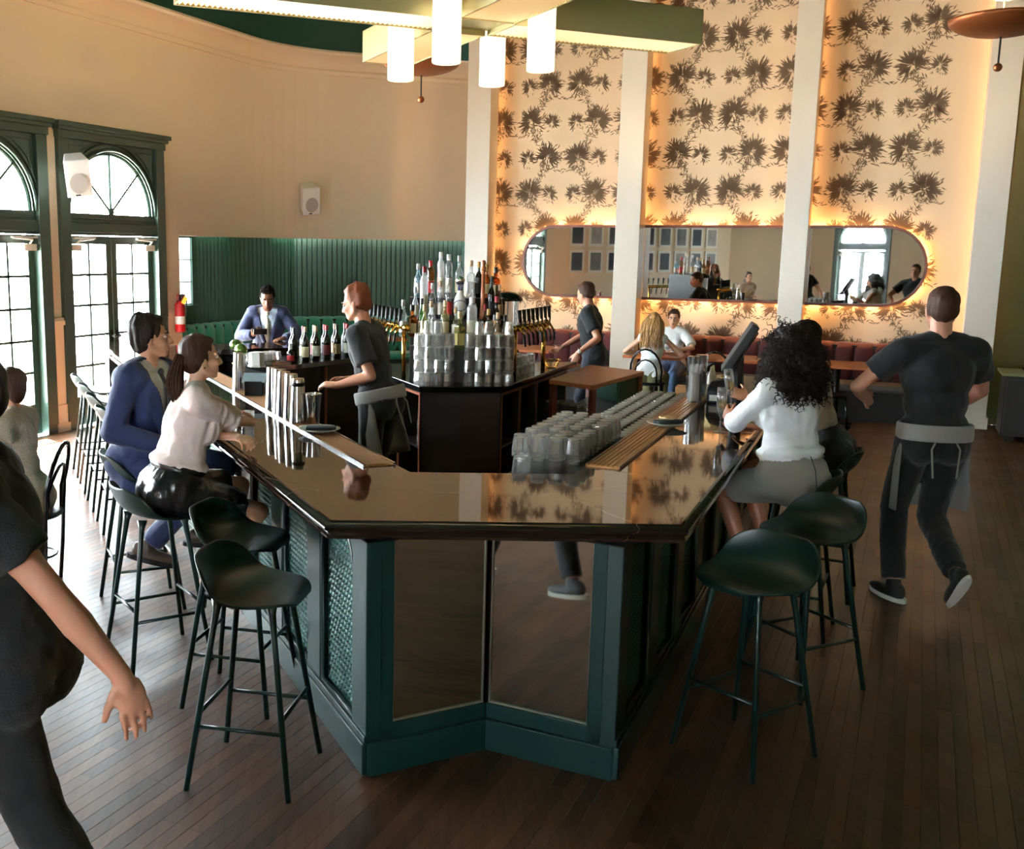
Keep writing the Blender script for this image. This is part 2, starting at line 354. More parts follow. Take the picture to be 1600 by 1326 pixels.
# ---- door / arched window unit, local x along the wall, y outward, z up
DW = 1.76
def make_door(name):
    r = thing(name, kind='structure')
    cx = DW / 2; R = 0.69; zc = 2.40; y0, y1 = -0.05, 0.16
    mb = MB()
    for x0, x1 in ((0, 0.15), (DW - 0.15, DW)): mb.bx(x0, x1, y0, y1, 0, 3.2)
    mb.bx(0.14, DW - 0.14, 0.0, y1, 2.16, 2.34)               # transom bar
    mb.bx(0.14, DW - 0.14, -0.03, 0.0, 2.19, 2.30)
    mb.bx(0.15, DW - 0.15, y1 - 0.04, y1, 0, 0.03)
    mb.build('frame', 'frame', r, bevel=0.004)
    mb = MB(); mb.bx(-0.01, DW + 0.01, -0.07, y1, 3.19, 3.27); mb.bx(-0.03, DW + 0.03, -0.1, y1, 3.27, 3.31); mb.bx(-0.05, DW + 0.05, -0.13, y1, 3.31, 3.36)
    mb.build('cornice', 'frame', r, bevel=0.006)
    mb = MB(); n = 24                                          # spandrel board with the arch cut out
    ins = []; out = []
    for i in range(n + 1):
        a = PI * i / n; ins.append((cx + R * math.cos(a), zc + R * math.sin(a)))
        s_ = min((cx - 0.15) / max(1e-6, abs(math.cos(a))), (3.2 - zc) / max(1e-6, math.sin(a))); out.append((cx + s_ * math.cos(a), zc + s_ * math.sin(a)))
    for yy in (0.0, 0.06): mb.grid([[(x, yy, z) for x, z in ins], [(x, yy, z) for x, z in out]])
    mb.grid([[(x, 0.0, z) for x, z in ins], [(x, 0.06, z) for x, z in ins]])
    mb.bx(0.15, DW - 0.15, 0, 0.06, 2.34, 2.40); mb.bx(0.15, 0.32, 0.003, 0.057, 3.0, 3.2); mb.bx(DW - 0.32, DW - 0.15, 0.003, 0.057, 3.0, 3.2)
    mb.build('spandrel', 'frame', r)
    mb = MB()                                                  # arch moulding ring
    for rr_, yy in ((R + 0.035, -0.02), (R + 0.10, -0.012)):
        mb.tube([(cx + rr_ * math.cos(PI * i / n), yy, zc + rr_ * math.sin(PI * i / n)) for i in range(n + 1)], 0.02 if rr_ < R + 0.05 else 0.012, 6)
    mb.build('arch_moulding', 'frame', r, smooth=True)
    for sx in (-1, 1):                                         # raised corner panel outline
        pts = [(cx + sx * (cx - 0.2), 0, 3.13), (cx + sx * 0.34, 0, 3.13)]
        pts += [(cx + sx * (R + 0.15) * math.cos(a), 0, zc + (R + 0.15) * math.sin(a)) for a in [1.02, 0.85, 0.7, 0.55, 0.42]]
        pts = [(min(max(x, 0.19), DW - 0.19), -0.004, min(z, 3.13)) for x, y, z in pts]
        MB().tube(pts, 0.009, 5, closed=True).build('corner_panel', 'frame', r)
    mb = MB()
    for i in range(1, 4):
        a = PI * i / 4; mb.tube([(cx, 0.04, zc + 0.02), (cx + R * math.cos(a), 0.04, zc + R * math.sin(a))], 0.02, 5)
    mb.tube([(cx + (R - 0.012) * math.cos(PI * i / n), 0.04, zc + (R - 0.012) * math.sin(PI * i / n)) for i in range(n + 1)], 0.018, 5)
    mb.ell((cx, 0.03, zc + 0.03), (0.05, 0.02, 0.05), n=10, m=6)
    mb.build('fanlight_bars', 'frame', r)
    for i in range(4):
        a0, a1 = PI * i / 4, PI * (i + 1) / 4
        MB().add([(cx, 0.045, zc)] + [(cx + R * math.cos(a0 + (a1 - a0) * j / 6), 0.045, zc + R * math.sin(a0 + (a1 - a0) * j / 6)) for j in range(7)], [tuple(range(8))]).build('pane', 'pane', r, fix=False)
    for k in range(2):
        x0 = 0.15 + k * (DW - 0.3) / 2 + 0.004; x1 = x0 + (DW - 0.3) / 2 - 0.008; lf = thing('door_leaf'); lf.parent = r
        mb = MB(); px0, px1 = x0 + 0.085, x1 - 0.085; zb, zt = 0.34, 2.06; ya, yb = 0.05, 0.095
        mb.bx(x0, px0, ya, yb, 0.015, 2.15); mb.bx(px1, x1, ya, yb, 0.015, 2.15); mb.bx(px0, px1, ya, yb, 0.015, zb); mb.bx(px0, px1, ya, yb, zt, 2.15)
        mx = (px0 + px1) / 2; mb.bx(mx - 0.014, mx + 0.014, ya + 0.005, yb - 0.005, zb, zt)
        for j in range(1, 5): z = zb + (zt - zb) * j / 5; mb.bx(px0, px1, ya + 0.005, yb - 0.005, z - 0.014, z + 0.014)
        mb.build('leaf_frame', 'frame', lf)
        for ci in range(2):
            for j in range(5):
                xa, xb = (px0, mx) if ci == 0 else (mx, px1); za, zb2 = zb + (zt - zb) * j / 5, zb + (zt - zb) * (j + 1) / 5
                MB().add([(xa, 0.072, za), (xb, 0.072, za), (xb, 0.072, zb2), (xa, 0.072, zb2)], [(0, 1, 2, 3)]).build('pane', 'pane', lf, fix=False)
        hx = x1 - 0.04 if k == 0 else x0 + 0.04
        mb = MB(); mb.ell((hx, 0.0, 1.0), (0.022, 0.022, 0.022), n=8, m=6); mb.tube([(hx, 0.05, 1.0), (hx, 0.0, 1.0)], 0.01, 6); mb.box((hx, 0.047, 1.0), (0.04, 0.006, 0.14)); mb.build('door_knob', 'blackp', lf)
        mb = MB(); sx = 1 if k == 0 else -1; bx_ = x0 + 0.1 if k == 0 else x1 - 0.1
        mb.box((bx_, 0.02, 2.02), (0.17, 0.06, 0.07)); mb.tube([(bx_, 0.0, 2.06), (bx_ + sx * 0.02, -0.06, 2.10), (bx_ + sx * 0.26, -0.03, 2.12)], 0.012, 5); mb.box((bx_ + sx * 0.1, -0.03, 2.125), (0.34, 0.04, 0.02))
        mb.build('door_closer', 'white', lf)
    return r
door = make_door('door_1'); door.location = (*L1(0.05), 0); door.rotation_euler = (0, 0, math.atan2(D1.y, D1.x))
angL1 = math.atan2(D1.y, D1.x)
dpos = [(L1(-1.87), angL1), (L1(-4.1), angL1), (L1(-6.2), angL1)]
for i, (p, a) in enumerate(dpos): d_ = dup(door, (*p, 0), a); d_.name = 'door_%d' % (i + 2)
wins = [(-4.4, 'r')]
for i, (x, _) in enumerate(wins): d_ = dup(door, (x + DW, -4.8, 0), PI); d_.name = 'door_%d' % (i + 5)
# ---- walls
mb = MB(); la, lb = L1(-7.2), L1(2.12)
cuts = [(-6.2, -6.2 + DW), (-4.1, -4.1 + DW), (-1.87, -1.87 + DW), (0.05, 0.05 + DW)]
prev = -7.2
for c0, c1 in cuts:
    wallbox(mb, la, lb, prev + 7.2, c0 + 7.2, 0, 5.6); wallbox(mb, la, lb, c0 + 7.2, c1 + 7.2, 3.2, 5.6); prev = c1
wallbox(mb, la, lb, prev + 7.2, 2.12 + 7.2, 0, 5.6)
fl = fillet(L1(2.12), cornerB, cornerC, 2.4, 10)
path = [L1(2.12)] + fl + [cornerC + D2 * 0.35]
mb.sweep([(p.x, p.y) for p in path], [(0, 2.19), (0, 5.6), (0.22, 5.6), (0.22, 2.19), (0, 2.19)])
struct(mb.build('wall_left', 'cream'))
mb = MB(); mb.sweep([(p.x, p.y) for p in path], [(-0.006, 2.18), (0.226, 2.18), (0.226, 2.215), (-0.006, 2.215), (-0.006, 2.18)])
struct(mb.build('trim_1', 'cream'))
mb = MB()                                                       # pier moulding between the doors
def pier(t0, t1):
    m_ = MB()
    for off, z0, z1, e in ((-0.05, 0, 0.10, 0.02), (-0.035, 0.10, 0.30, 0.008), (-0.02, 0.30, 1.18, 0), (-0.045, 1.18, 1.23, 0.012), (-0.03, 1.23, 1.26, 0.0)):
        a, b_, c_, d_ = L1(t0 - e, off), L1(t1 + e, off), L1(t1 + e, 0.0), L1(t0 - e, 0.0); m_.prism([tuple(a), tuple(b_), tuple(c_), tuple(d_)], z0, z1)
    return m_
struct(pier(-0.11, 0.05).build('trim_2', 'cream')); struct(pier(1.84, 2.12).build('trim_3', 'cream'))
def plainwall(name, a, b, m='cream', z1=5.6, cuts=()):
    mb = MB(); a = Vector(a); b = Vector(b); L = (b - a).length; prev = 0
    for c0, c1 in cuts: wallbox(mb, a, b, prev, c0, 0, z1); wallbox(mb, a, b, c0, c1, 3.2, z1); prev = c1
    wallbox(mb, a, b, prev, L, 0, z1); return struct(mb.build(name, m))
# walk clockwise so that the outside lies on the left of each run
plainwall('wall_west', (-6.9, -3.0), A0 + Vector((0, 0.1)))
plainwall('wall_southwest', (-5.2, -4.8), (-6.9, -3.0))
plainwall('wall_rear', (6.5, -4.8), (-5.2, -4.8), cuts=sorted((6.5 - (x + DW), 6.5 - x) for x, _ in wins))
plainwall('wall_southeast', (9.5, -1.5), (6.5, -4.8)); plainwall('wall_right', (10.3, 8.0), (9.5, -1.5), 'olive'); plainwall('wall_northeast', BW(3.2), (10.3, 8.0), 'olive')
plainwall('wall_return', cornerC + Vector((0.02, 0.3)), BW(-6.35))
mb = MB(); mb.sweep([(p.x, p.y) for p in [L1(-7.0)] + fl + [cornerC + D2 * 0.35]], [(-0.012, 4.79), (-0.012, 5.6), (0.22, 5.6), (0.22, 4.79), (-0.012, 4.79)]); struct(mb.build('wall_left_upper', 'ceil'))
# ---- crown moulding
cpath = [L1(-7.0)] + fillet(L1(-7), cornerB, cornerC, 2.4, 14) + [cornerC + D2 * 0.3]
prof = [(0, 4.50), (-0.04, 4.50), (-0.05, 4.55), (-0.03, 4.58), (-0.05, 4.63), (-0.12, 4.70), (-0.22, 4.735), (-0.25, 4.74), (-0.27, 4.77), (-0.25, 4.80), (0, 4.80)]
struct(MB().sweep([(p.x, p.y) for p in cpath], prof).build('trim_4', 'cream', auto=40))
# ---- recessed green boarded wall below the left header
aoff = 0.30
q0, q1 = L1(2.13, aoff), L1(3.45, aoff)
q3 = cornerC + D2 * 0.3 + Vector((-D2.y, D2.x)) * aoff
# second run parallel to D2 with chamfer between
q2 = q3 - D2 * 3.05
alc_path = [q0, q1, q2, q3]
wa = thing('wall_alcove', kind='structure')
mb = MB()
mb.sweep([(p.x, p.y) for p in alc_path], [(0.02, 0), (0.02, 2.3), (0.2, 2.3), (0.2, 0), (0.02, 0)])
# window hole in the first run is covered by the window unit standing proud
mb.build('backing', 'beadd', wa)
mb = MB(); wallbox(mb, L1(2.12), L1(2.13, 1.0), 0, 0.55, 0, 2.4, 0.02); mb.build('return_panel', 'cream', wa)
mb = MB(); mb.sweep([(p.x, p.y) for p in [L1(2.13)] + fl + [cornerC + D2 * 0.3]], [(0.1, 2.30), (0.75, 2.30), (0.75, 2.34), (0.1, 2.34), (0.1, 2.30)]); mb.build('soffit', 'bead', wa)
M['led_added'] = mat('added_alcove_light', (1, 1, 1), 0.5, emit=(1.0, 0.93, 0.84), estr=7)
mb = MB(); mb.sweep([(p.x, p.y) for p in [L1(2.5)] + fl + [cornerC + D2 * 0.25]], [(0.235, 2.27), (0.235, 2.30), (0.265, 2.30), (0.265, 2.27), (0.235, 2.27)]); mb.build('light_strip', 'led_added', wa)  # unseen strip added behind the header to brighten the boards
bm_ = {}
def boards(a, b, m, z0=0.0, z1=2.26, w=0.078):
    d = (b - a); L = d.length; d.normalize(); n = int(L / w); w = L / n; ang = math.atan2(d.y, d.x)
    key = (m, round(w, 3))
    if key not in bm_:
        q = MB(); t = 0.012
        pr = [(0.004, 0), (0.010, -t), (w - 0.010, -t), (w - 0.004, 0)]
        q.add([(x, y, z0) for x, y in pr] + [(x, y, z1) for x, y in pr], [(0, 1, 5, 4), (1, 2, 6, 5), (2, 3, 7, 6), (4, 5, 6, 7), (3, 2, 1, 0)])
        me = q.mesh('board'); me.materials.append(M[m]); bm_[key] = me
    for i in range(n):
        o = bpy.data.objects.new('board', bm_[key]); COL.objects.link(o); o.parent = wa
        p = a + d * (i * w); o.location = (p.x, p.y, 0); o.rotation_euler = (0, 0, ang)
boards(q0, q1, 'beadd'); boards(q1, q2, 'beadd'); boards(q2, q3, 'bead')
mb = MB(); mb.sweep([(p.x, p.y) for p in alc_path], [(-0.03, 2.22), (-0.03, 2.28), (0.03, 2.28), (0.03, 2.22), (-0.03, 2.22)]); mb.build('top_rail', 'beadd', wa)
mb = MB(); d_ = (q2 - q1).normalized(); mb.box((q2.x, q2.y, 1.13), (0.06, 0.06, 2.26), math.radians(40)); mb.build('corner_post', 'beadd', wa)
# sash window in the first run
wn_ = thing('window_1', kind='structure', loc=(*L1(2.22, aoff - 0.02), 0), rz=angL1)
mb = MB()
for x0, x1 in ((0, 0.06), (0.46, 0.52)): mb.bx(x0, x1, -0.05, 0.06, 1.28, 2.2)
mb.bx(-0.03, 0.55, -0.08, 0.04, 1.22, 1.28); mb.bx(0, 0.52, -0.05, 0.06, 2.16, 2.2)
mb.build('window_frame', 'beadd', wn_)
M['sash'] = mat('lit_window_blind', (0.95, 0.97, 1.0), 0.6, emit=(0.93, 0.97, 1.0), estr=2.2)
for j in range(3):
    z0 = 1.30 + j * 0.29
    MB().bx(0.06, 0.46, -0.012, -0.006, z0, z0 + 0.275).build('pane', 'sash', wn_)
mb = MB(); [mb.bx(0.06, 0.46, -0.022, 0.0, 1.30 + j * 0.29 - 0.014, 1.30 + j * 0.29) for j in range(1, 3)]; mb.build('glazing_bar', 'beadd', wn_)
# ---- back wall with printed paper
wb = struct(plainwall('wall_back', BW(-6.35), BW(0.2), 'cream'))
plainwall('wall_back_side', BW(0.2), BW(3.3), 'olive')
M['cream2'] = mat('wallpaper_ground', srgb(233, 205, 170), 0.7, nscale=2, namt=0.02); wb.data.materials[0] = M['cream2']
rw = random.Random(3); mb = MB()
def leaf(cx, cz, ang, L, w):
    dx, dz = math.cos(ang), math.sin(ang); px, pz = -dz * w, dx * w
    pts = [(cx, cz), (cx + dx * L * 0.45 + px, cz + dz * L * 0.45 + pz), (cx + dx * L, cz + dz * L), (cx + dx * L * 0.45 - px, cz + dz * L * 0.45 - pz)]
    mb.add([(*BW(s_, -0.0025), z_) for s_, z_ in pts], [(0, 1, 2, 3)])
def flower(cx, cz, R, tilt, n):
    for i in range(n):
        a = tilt + (i / (n - 1) - 0.5) * 4.4 + rw.uniform(-0.1, 0.1); r0 = R * rw.uniform(0.0, 0.25)
        leaf(cx + math.cos(a) * r0, cz + math.sin(a) * r0, a + rw.uniform(-0.25, 0.25), R * rw.uniform(0.62, 1.02) - r0, R * 0.06)
    for i in range(n):
        a = rw.uniform(0, 2 * PI); r0 = R * rw.uniform(0.15, 0.8); leaf(cx + math.cos(a) * r0, cz + math.sin(a) * r0, a + rw.uniform(-0.9, 0.9), R * 0.34, R * 0.034)
for k in range(-1, 9):
    sc = -6.17 + 0.69 * k; mir = 1 if k % 2 else -1
    z = 0.9; row = 0; px_ = None
    while z < 5.6:
        sg = mir * (1 if row % 2 else -1)
        flower(sc + sg * 0.13, z, 0.225, PI / 2 - sg * 0.45, 60); flower(sc - sg * 0.17, z - 0.02, 0.145, PI / 2 + sg * 0.4, 40)
        for j in range(9):                                    # weaving stem and its sprigs
            f = j / 9; xx = sc + sg * 0.10 * math.cos(PI * f); zz = z - 0.06 + 0.49 * f
            leaf(xx, zz, PI / 2 - sg * 0.5 * math.sin(PI * f), 0.085, 0.006)
            for q in range(7): leaf(xx + rw.uniform(-.03, .03), zz, rw.uniform(0, 2 * PI), rw.uniform(0.05, 0.11), 0.0055)
        for q in range(7): leaf(sc + sg * (0.1 + 0.035 * q), z - 0.16 - 0.005 * q, (0 if sg > 0 else PI) + rw.uniform(-0.8, 0.8), 0.07, 0.007)
        z += 0.49; row += 1
# keep only the leaves that lie on the papered stretch
ok = [i for i, f_ in enumerate(mb.f) if all(-6.34 < (Vector(mb.v[j][:2]) - PB).dot(DB) < 0.1 and 0.5 < mb.v[j][2] < 5.6 for j in f_)]
pr_ = MB(); [pr_.add([mb.v[j] for j in mb.f[i]], [(0, 1, 2, 3)]) for i in ok]
pr_.build('wallpaper_print', 'print', wb, fix=False)['kind'] = 'stuff'
# ---- pillars in front of the back wall
for i, (s0, s1) in enumerate(((-6.42, -6.07), (-4.24, -3.91), (-2.10, -1.80), (0.03, 0.36))):
    mb = MB(); mb.prism([tuple(BW(s0, -0.42)), tuple(BW(s1, -0.42)), tuple(BW(s1, -0.10)), tuple(BW(s0, -0.10))], 0, 5.6)
    o = struct(mb.build('trim_%d' % (10 + i), 'pillar', bevel=0.006))
    mb = MB(); mb.prism([tuple(BW(s0 - 0.02, -0.44)), tuple(BW(s1 + 0.02, -0.44)), tuple(BW(s1 + 0.02, -0.08)), tuple(BW(s0 - 0.02, -0.08))], 0, 0.14); mb.build('plinth', 'pillar', o)
    
    if i == 3: s1 = s0 + 0.08
    mb = MB(); mb.prism([tuple(BW(s1 - 0.05, -0.095)), tuple(BW(s1 - 0.03, -0.095)), tuple(BW(s1 - 0.03, -0.075)), tuple(BW(s1 - 0.05, -0.075))], 1.0, 5.4); M['led2'] = M.get('led2') or mat('led_strip_soft', (1, 0.8, 0.5), 0.5, emit=(1.0, 0.52, 0.2), estr=2.2); mb.build('light_strip', 'led2', o)
# ---- long mirror, stadium outline
def stad(s0, s1, z0, z1, n=14):
    r = (z1 - z0) / 2; zc = (z0 + z1) / 2
    return [(s0 + r + r * math.cos(a), zc + r * math.sin(a)) for a in (PI / 2 + PI * i / n for i in range(n + 1))] + [(s1 - r + r * math.cos(a), zc + r * math.sin(a)) for a in (-PI / 2 + PI * i / n for i in range(n + 1))]
mr = thing('wall_mirror', 'long pill-shaped mirror in a thin reddish wooden frame, backlit, on the patterned wallpaper', 'mirror', (*BW(-3.0), 1.41))
mrl = Vector((*BW(-3.0), 1.41))
def stpath(pts, off): return [Vector((*BW(s_, off), z_)) - mrl for s_, z_ in pts]
glassp = stad(-5.63, -0.44, 1.43, 2.38)
MB().add(stpath(glassp, -0.075), [tuple(range(len(glassp)))]).build('mirror_glass', 'mirror', mr, fix=False)
op, ip = stad(-5.66, -0.41, 1.40, 2.41), stad(-5.625, -0.445, 1.435, 2.375)
mb = MB(); rows_ = [stpath(op, -0.055), stpath(op, -0.105), stpath(ip, -0.105), stpath(ip, -0.055)]
rows_ = [r + [r[0]] for r in rows_]; mb.grid(rows_ + [rows_[0]]); mb.build('mirror_frame', 'redwood', mr, auto=40)
bp_ = stad(-5.60, -0.47, 1.46, 2.35); mb = MB(); mb.tube(stpath(bp_, -0.035), 0.012, 5, closed=True); mb.build('light_strip', 'led', mr)
mb = MB(); a = stpath(stad(-5.56, -0.51, 1.50, 2.31), -0.07); b_ = stpath(stad(-5.56, -0.51, 1.50, 2.31), -0.002); mb.grid([a + [a[0]], b_ + [b_[0]]]); mb.build('mount', 'dark', mr)
# ---- upholstered benches
def bench(name, label, path, m, seatm, ztop, zseat, depth, chan, tuft=False):
    """path: plan polyline along the wall, room on the right"""
    t = thing(name, label, 'bench', (*path[0], 0)); o0 = Vector(path[0]); P = [Vector(p) - o0 for p in path]
    mb = MB(); mb.sweep([tuple(p) for p in P], [(-0.13, zseat - 0.05), (-0.13, ztop - 0.04), (-0.02, ztop - 0.04), (-0.02, 0), (-depth + 0.06, 0), (-depth + 0.06, zseat - 0.09), (-0.13, zseat - 0.09)]); mb.build('bench_base', 'dark', t)
    mb = MB(); mb.sweep([tuple(p) for p in P], [(-0.14, zseat - 0.09), (-depth, zseat - 0.09), (-depth - 0.02, zseat - 0.05), (-depth, zseat), (-0.14, zseat + 0.01), (-0.14, zseat - 0.09)]); mb.build('seat_cushion', seatm, t, bevel=0.015)
    for a, b in zip(P, P[1:]):
        d = b - a; L = d.length; d.normalize(); n = max(1, round(L / chan)); w = L / n; ang = math.atan2(d.y, d.x)
        q = MB(); rows_ = []
        for i in range(9):
            f = i / 8; x = w * f; bul = 0.045 * math.sqrt(max(0, 1 - (2 * f - 1) ** 2)); sag = -0.012 * (2 * f - 1) ** 2
            rows_.append([(x, -0.10 - bul * 0.6, zseat), (x, -0.13 - bul, zseat + 0.1), (x, -0.12 - bul, ztop - 0.08), (x, -0.09 - bul * 0.9, ztop - 0.02 + sag), (x, -0.05, ztop + sag), (x, -0.01, ztop - 0.03 + sag)])
        q.grid(rows_); me = q.mesh('back_channel'); me.materials.append(M[m]); me.polygons.foreach_set('use_smooth', [True] * len(me.polygons))
        for i in range(n):
            o = bpy.data.objects.new('back_channel', me); COL.objects.link(o); o.parent = t; p = a + d * (i * w); o.location = (p.x, p.y, 0); o.rotation_euler = (0, 0, ang)
    return t
bench('red_banquette', 'long red velvet banquette with channelled back along the papered wall', [tuple(BW(-6.05)), tuple(BW(0.0))], 'red', 'greyseat', 0.95, 0.46, 0.58, 0.23)
bench('green_banquette', 'teal velvet channelled banquette along the green boarded wall', [tuple(p + Vector((0, 0))) for p in [q0 + D1 * 0.1 - N1 * 0.02, q1 - N1 * 0.02, q2 - N1 * 0.02, q3 - D2 * 0.4 - Vector((-D2.y, D2.x)) * 0.02]], 'tvel', 'tvel', 1.03, 0.48, 0.5, 0.2)
# ================================================================ the bar
ZT = 1.02
uL, uR = hd(-22.4), hd(24.5)
FL, FR = Vector((-0.31, 3.90)), Vector((1.09, 3.90))
nL, nR = Vector((uL.y, -uL.x)), Vector((-uR.y, uR.x))       # both point inwards
LF, RF = FL + uL * 7.45, FR + uR * 5.3
CW = 0.66
def isect(p, d, q, e):
    den = d.x * e.y - d.y * e.x; w = q - p; return p + d * ((w.x * e.y - w.y * e.x) / den)
iL = isect(FL + nL * CW, uL, Vector((0, 4.83)), Vector((1, 0))); iR = isect(FR + nR * CW, uR, Vector((0, 4.83)), Vector((1, 0)))
uF = hd(66.0); nF = Vector((uF.y, -uF.x)); LFF = LF + uF * 2.5
iLF = isect(FL + nL * CW, uL, LF + nF * CW, uF); iLFF = LFF + nF * CW
# marble
M['marble'] = m = mat('dark_marble', srgb(40, 29, 24), 0.06, spec=0.55)
nt = m.node_tree; b = nt.nodes['Principled BSDF']; tc = nt.nodes.new('ShaderNodeTexCoord')
mpv = nt.nodes.new('ShaderNodeMapping'); mpv.inputs['Rotation'].default_value = (0, 0, 0.6); mpv.inputs['Scale'].default_value = (0.55, 1.5, 1.0); nt.links.new(tc.outputs['Object'], mpv.inputs['Vector'])
dn = nt.nodes.new('ShaderNodeTexNoise'); dn.inputs['Scale'].default_value = 5; dn.inputs['Detail'].default_value = 4; nt.links.new(tc.outputs['Object'], dn.inputs['Vector'])
av = nt.nodes.new('ShaderNodeVectorMath'); av.operation = 'MULTIPLY_ADD'; av.inputs[1].default_value = (0.05, 0.05, 0.05); nt.links.new(dn.outputs['Color'], av.inputs[0]); nt.links.new(mpv.outputs[0], av.inputs[2])
wv = nt.nodes.new('ShaderNodeTexVoronoi'); wv.feature = 'DISTANCE_TO_EDGE'; wv.inputs['Scale'].default_value = 0.9; nt.links.new(av.outputs[0], wv.inputs['Vector'])
mk = nt.nodes.new('ShaderNodeTexNoise'); mk.inputs['Scale'].default_value = 1.7; nt.links.new(tc.outputs['Object'], mk.inputs['Vector'])
s2_ = nt.nodes.new('ShaderNodeMath'); s2_.operation = 'DIVIDE'; nt.links.new(wv.outputs['Distance'], s2_.inputs[0])
mk2 = nt.nodes.new('ShaderNodeMapRange'); mk2.inputs['From Min'].default_value = 0.42; mk2.inputs['From Max'].default_value = 0.62; mk2.inputs['To Min'].default_value = 0.05; mk2.inputs['To Max'].default_value = 1.0; nt.links.new(mk.outputs['Fac'], mk2.inputs['Value']); nt.links.new(mk2.outputs[0], s2_.inputs[1])
rp = nt.nodes.new('ShaderNodeValToRGB'); rp.color_ramp.elements[0].position = 0.0; rp.color_ramp.elements[1].position = 0.011
rp.color_ramp.elements[0].color = (0.26, 0.22, 0.18, 1); rp.color_ramp.elements[1].color = (*srgb(42, 30, 24), 1); nt.links.new(s2_.outputs[0], rp.inputs[0]); nt.links.new(rp.outputs[0], b.inputs['Base Color'])
nz = nt.nodes.new('ShaderNodeTexNoise'); nz.inputs['Scale'].default_value = 7; nz.inputs['Detail'].default_value = 6; nt.links.new(tc.outputs['Object'], nz.inputs['Vector'])
rr = nt.nodes.new('ShaderNodeMapRange'); rr.inputs['To Min'].default_value = 0.01; rr.inputs['To Max'].default_value = 0.06; nt.links.new(nz.outputs['Fac'], rr.inputs['Value']); nt.links.new(rr.outputs[0], b.inputs['Roughness'])
bar = thing('bar_counter', 'large angular bar with a dark polished marble top and teal panelled sides', 'bar', (0.35, 4.11, 0)); B0 = Vector((0.35, 4.11))
def loc(p): p = Vector(p) - B0; return (p.x, p.y)
inset = 0.05
oFL = isect(FL + nL * inset, uL, Vector((0, 3.90 + inset)), Vector((1, 0))); oFR = isect(FR + nR * inset, uR, Vector((0, 3.90 + inset)), Vector((1, 0)))
oLF = isect(FL + nL * inset, uL, LF + nF * inset, uF); oLFF = LFF + nF * inset; oRF = RF + nR * inset
mb = MB()                                                       # slab made of mitred runs
for poly in ([oFL, oFR, iR, iL], [oFR, oRF, RF + nR * CW, iR], [oLF, oFL, iL, iLF], [oLFF, oLF, iLF, iLFF]): mb.prism([loc(p) for p in poly], ZT - 0.05, ZT)
mb.build('worktop', 'marble', bar, fix=False)
prof = [(inset, ZT), (0.035, ZT), (0.03, ZT - 0.006), (0.018, ZT - 0.008), (0.006, ZT - 0.014), (0.0, ZT - 0.024), (0.004, ZT - 0.034), (0.014, ZT - 0.04), (0.02, ZT - 0.048), (0.01, ZT - 0.056), (0.014, ZT - 0.068), (0.03, ZT - 0.074), (inset + 0.02, ZT - 0.074)]
prof = [(-o, z) for o, z in prof]
mb = MB(); mb.sweep([loc(p) for p in (LFF, LF, FL, FR, RF)][::-1], [(-o, z) for o, z in prof][::-1] if False else prof); em = mb.build('edge_moulding', 'marble', bar, auto=35)
# body behind the panels
gL = Vector((-0.14, 3.86)); gR = Vector((0.83, 3.85)); gN = Vector((0.345, 4.11)); bs = 0.03
bl = lambda s, o=0.0: gL + uL * s + nL * o
br = lambda s, o=0.0: gR + uR * s + nR * o
mb = MB()
mb.prism([loc(p) for p in (bl(0.03, 0.05), bl(7.2, 0.05), bl(7.2, 0.30), bl(1.1, 0.30))], 0, 0.95); mb.prism([loc(p) for p in (br(0.03, 0.05), br(5.0, 0.05), br(5.0, 0.30), br(1.0, 0.30))], 0, 0.95)
mb.prism([loc(p) for p in (LF + nF * 0.2, LFF + nF * 0.2, LFF + nF * 0.45, LF + nF * 0.45 )], 0, 0.95)
mb.build('carcass', 'black', bar)
mb = MB(); mb.prism([loc(p) for p in (gN + Vector((0, 0.06)), br(0.1, 0.06), br(1.0, 0.3), Vector((0.79, 4.8)), Vector((0.03, 4.8)), bl(1.1, 0.3), bl(0.1, 0.06))], 0, 0.95); mb.build('front_carcass', 'black', bar)
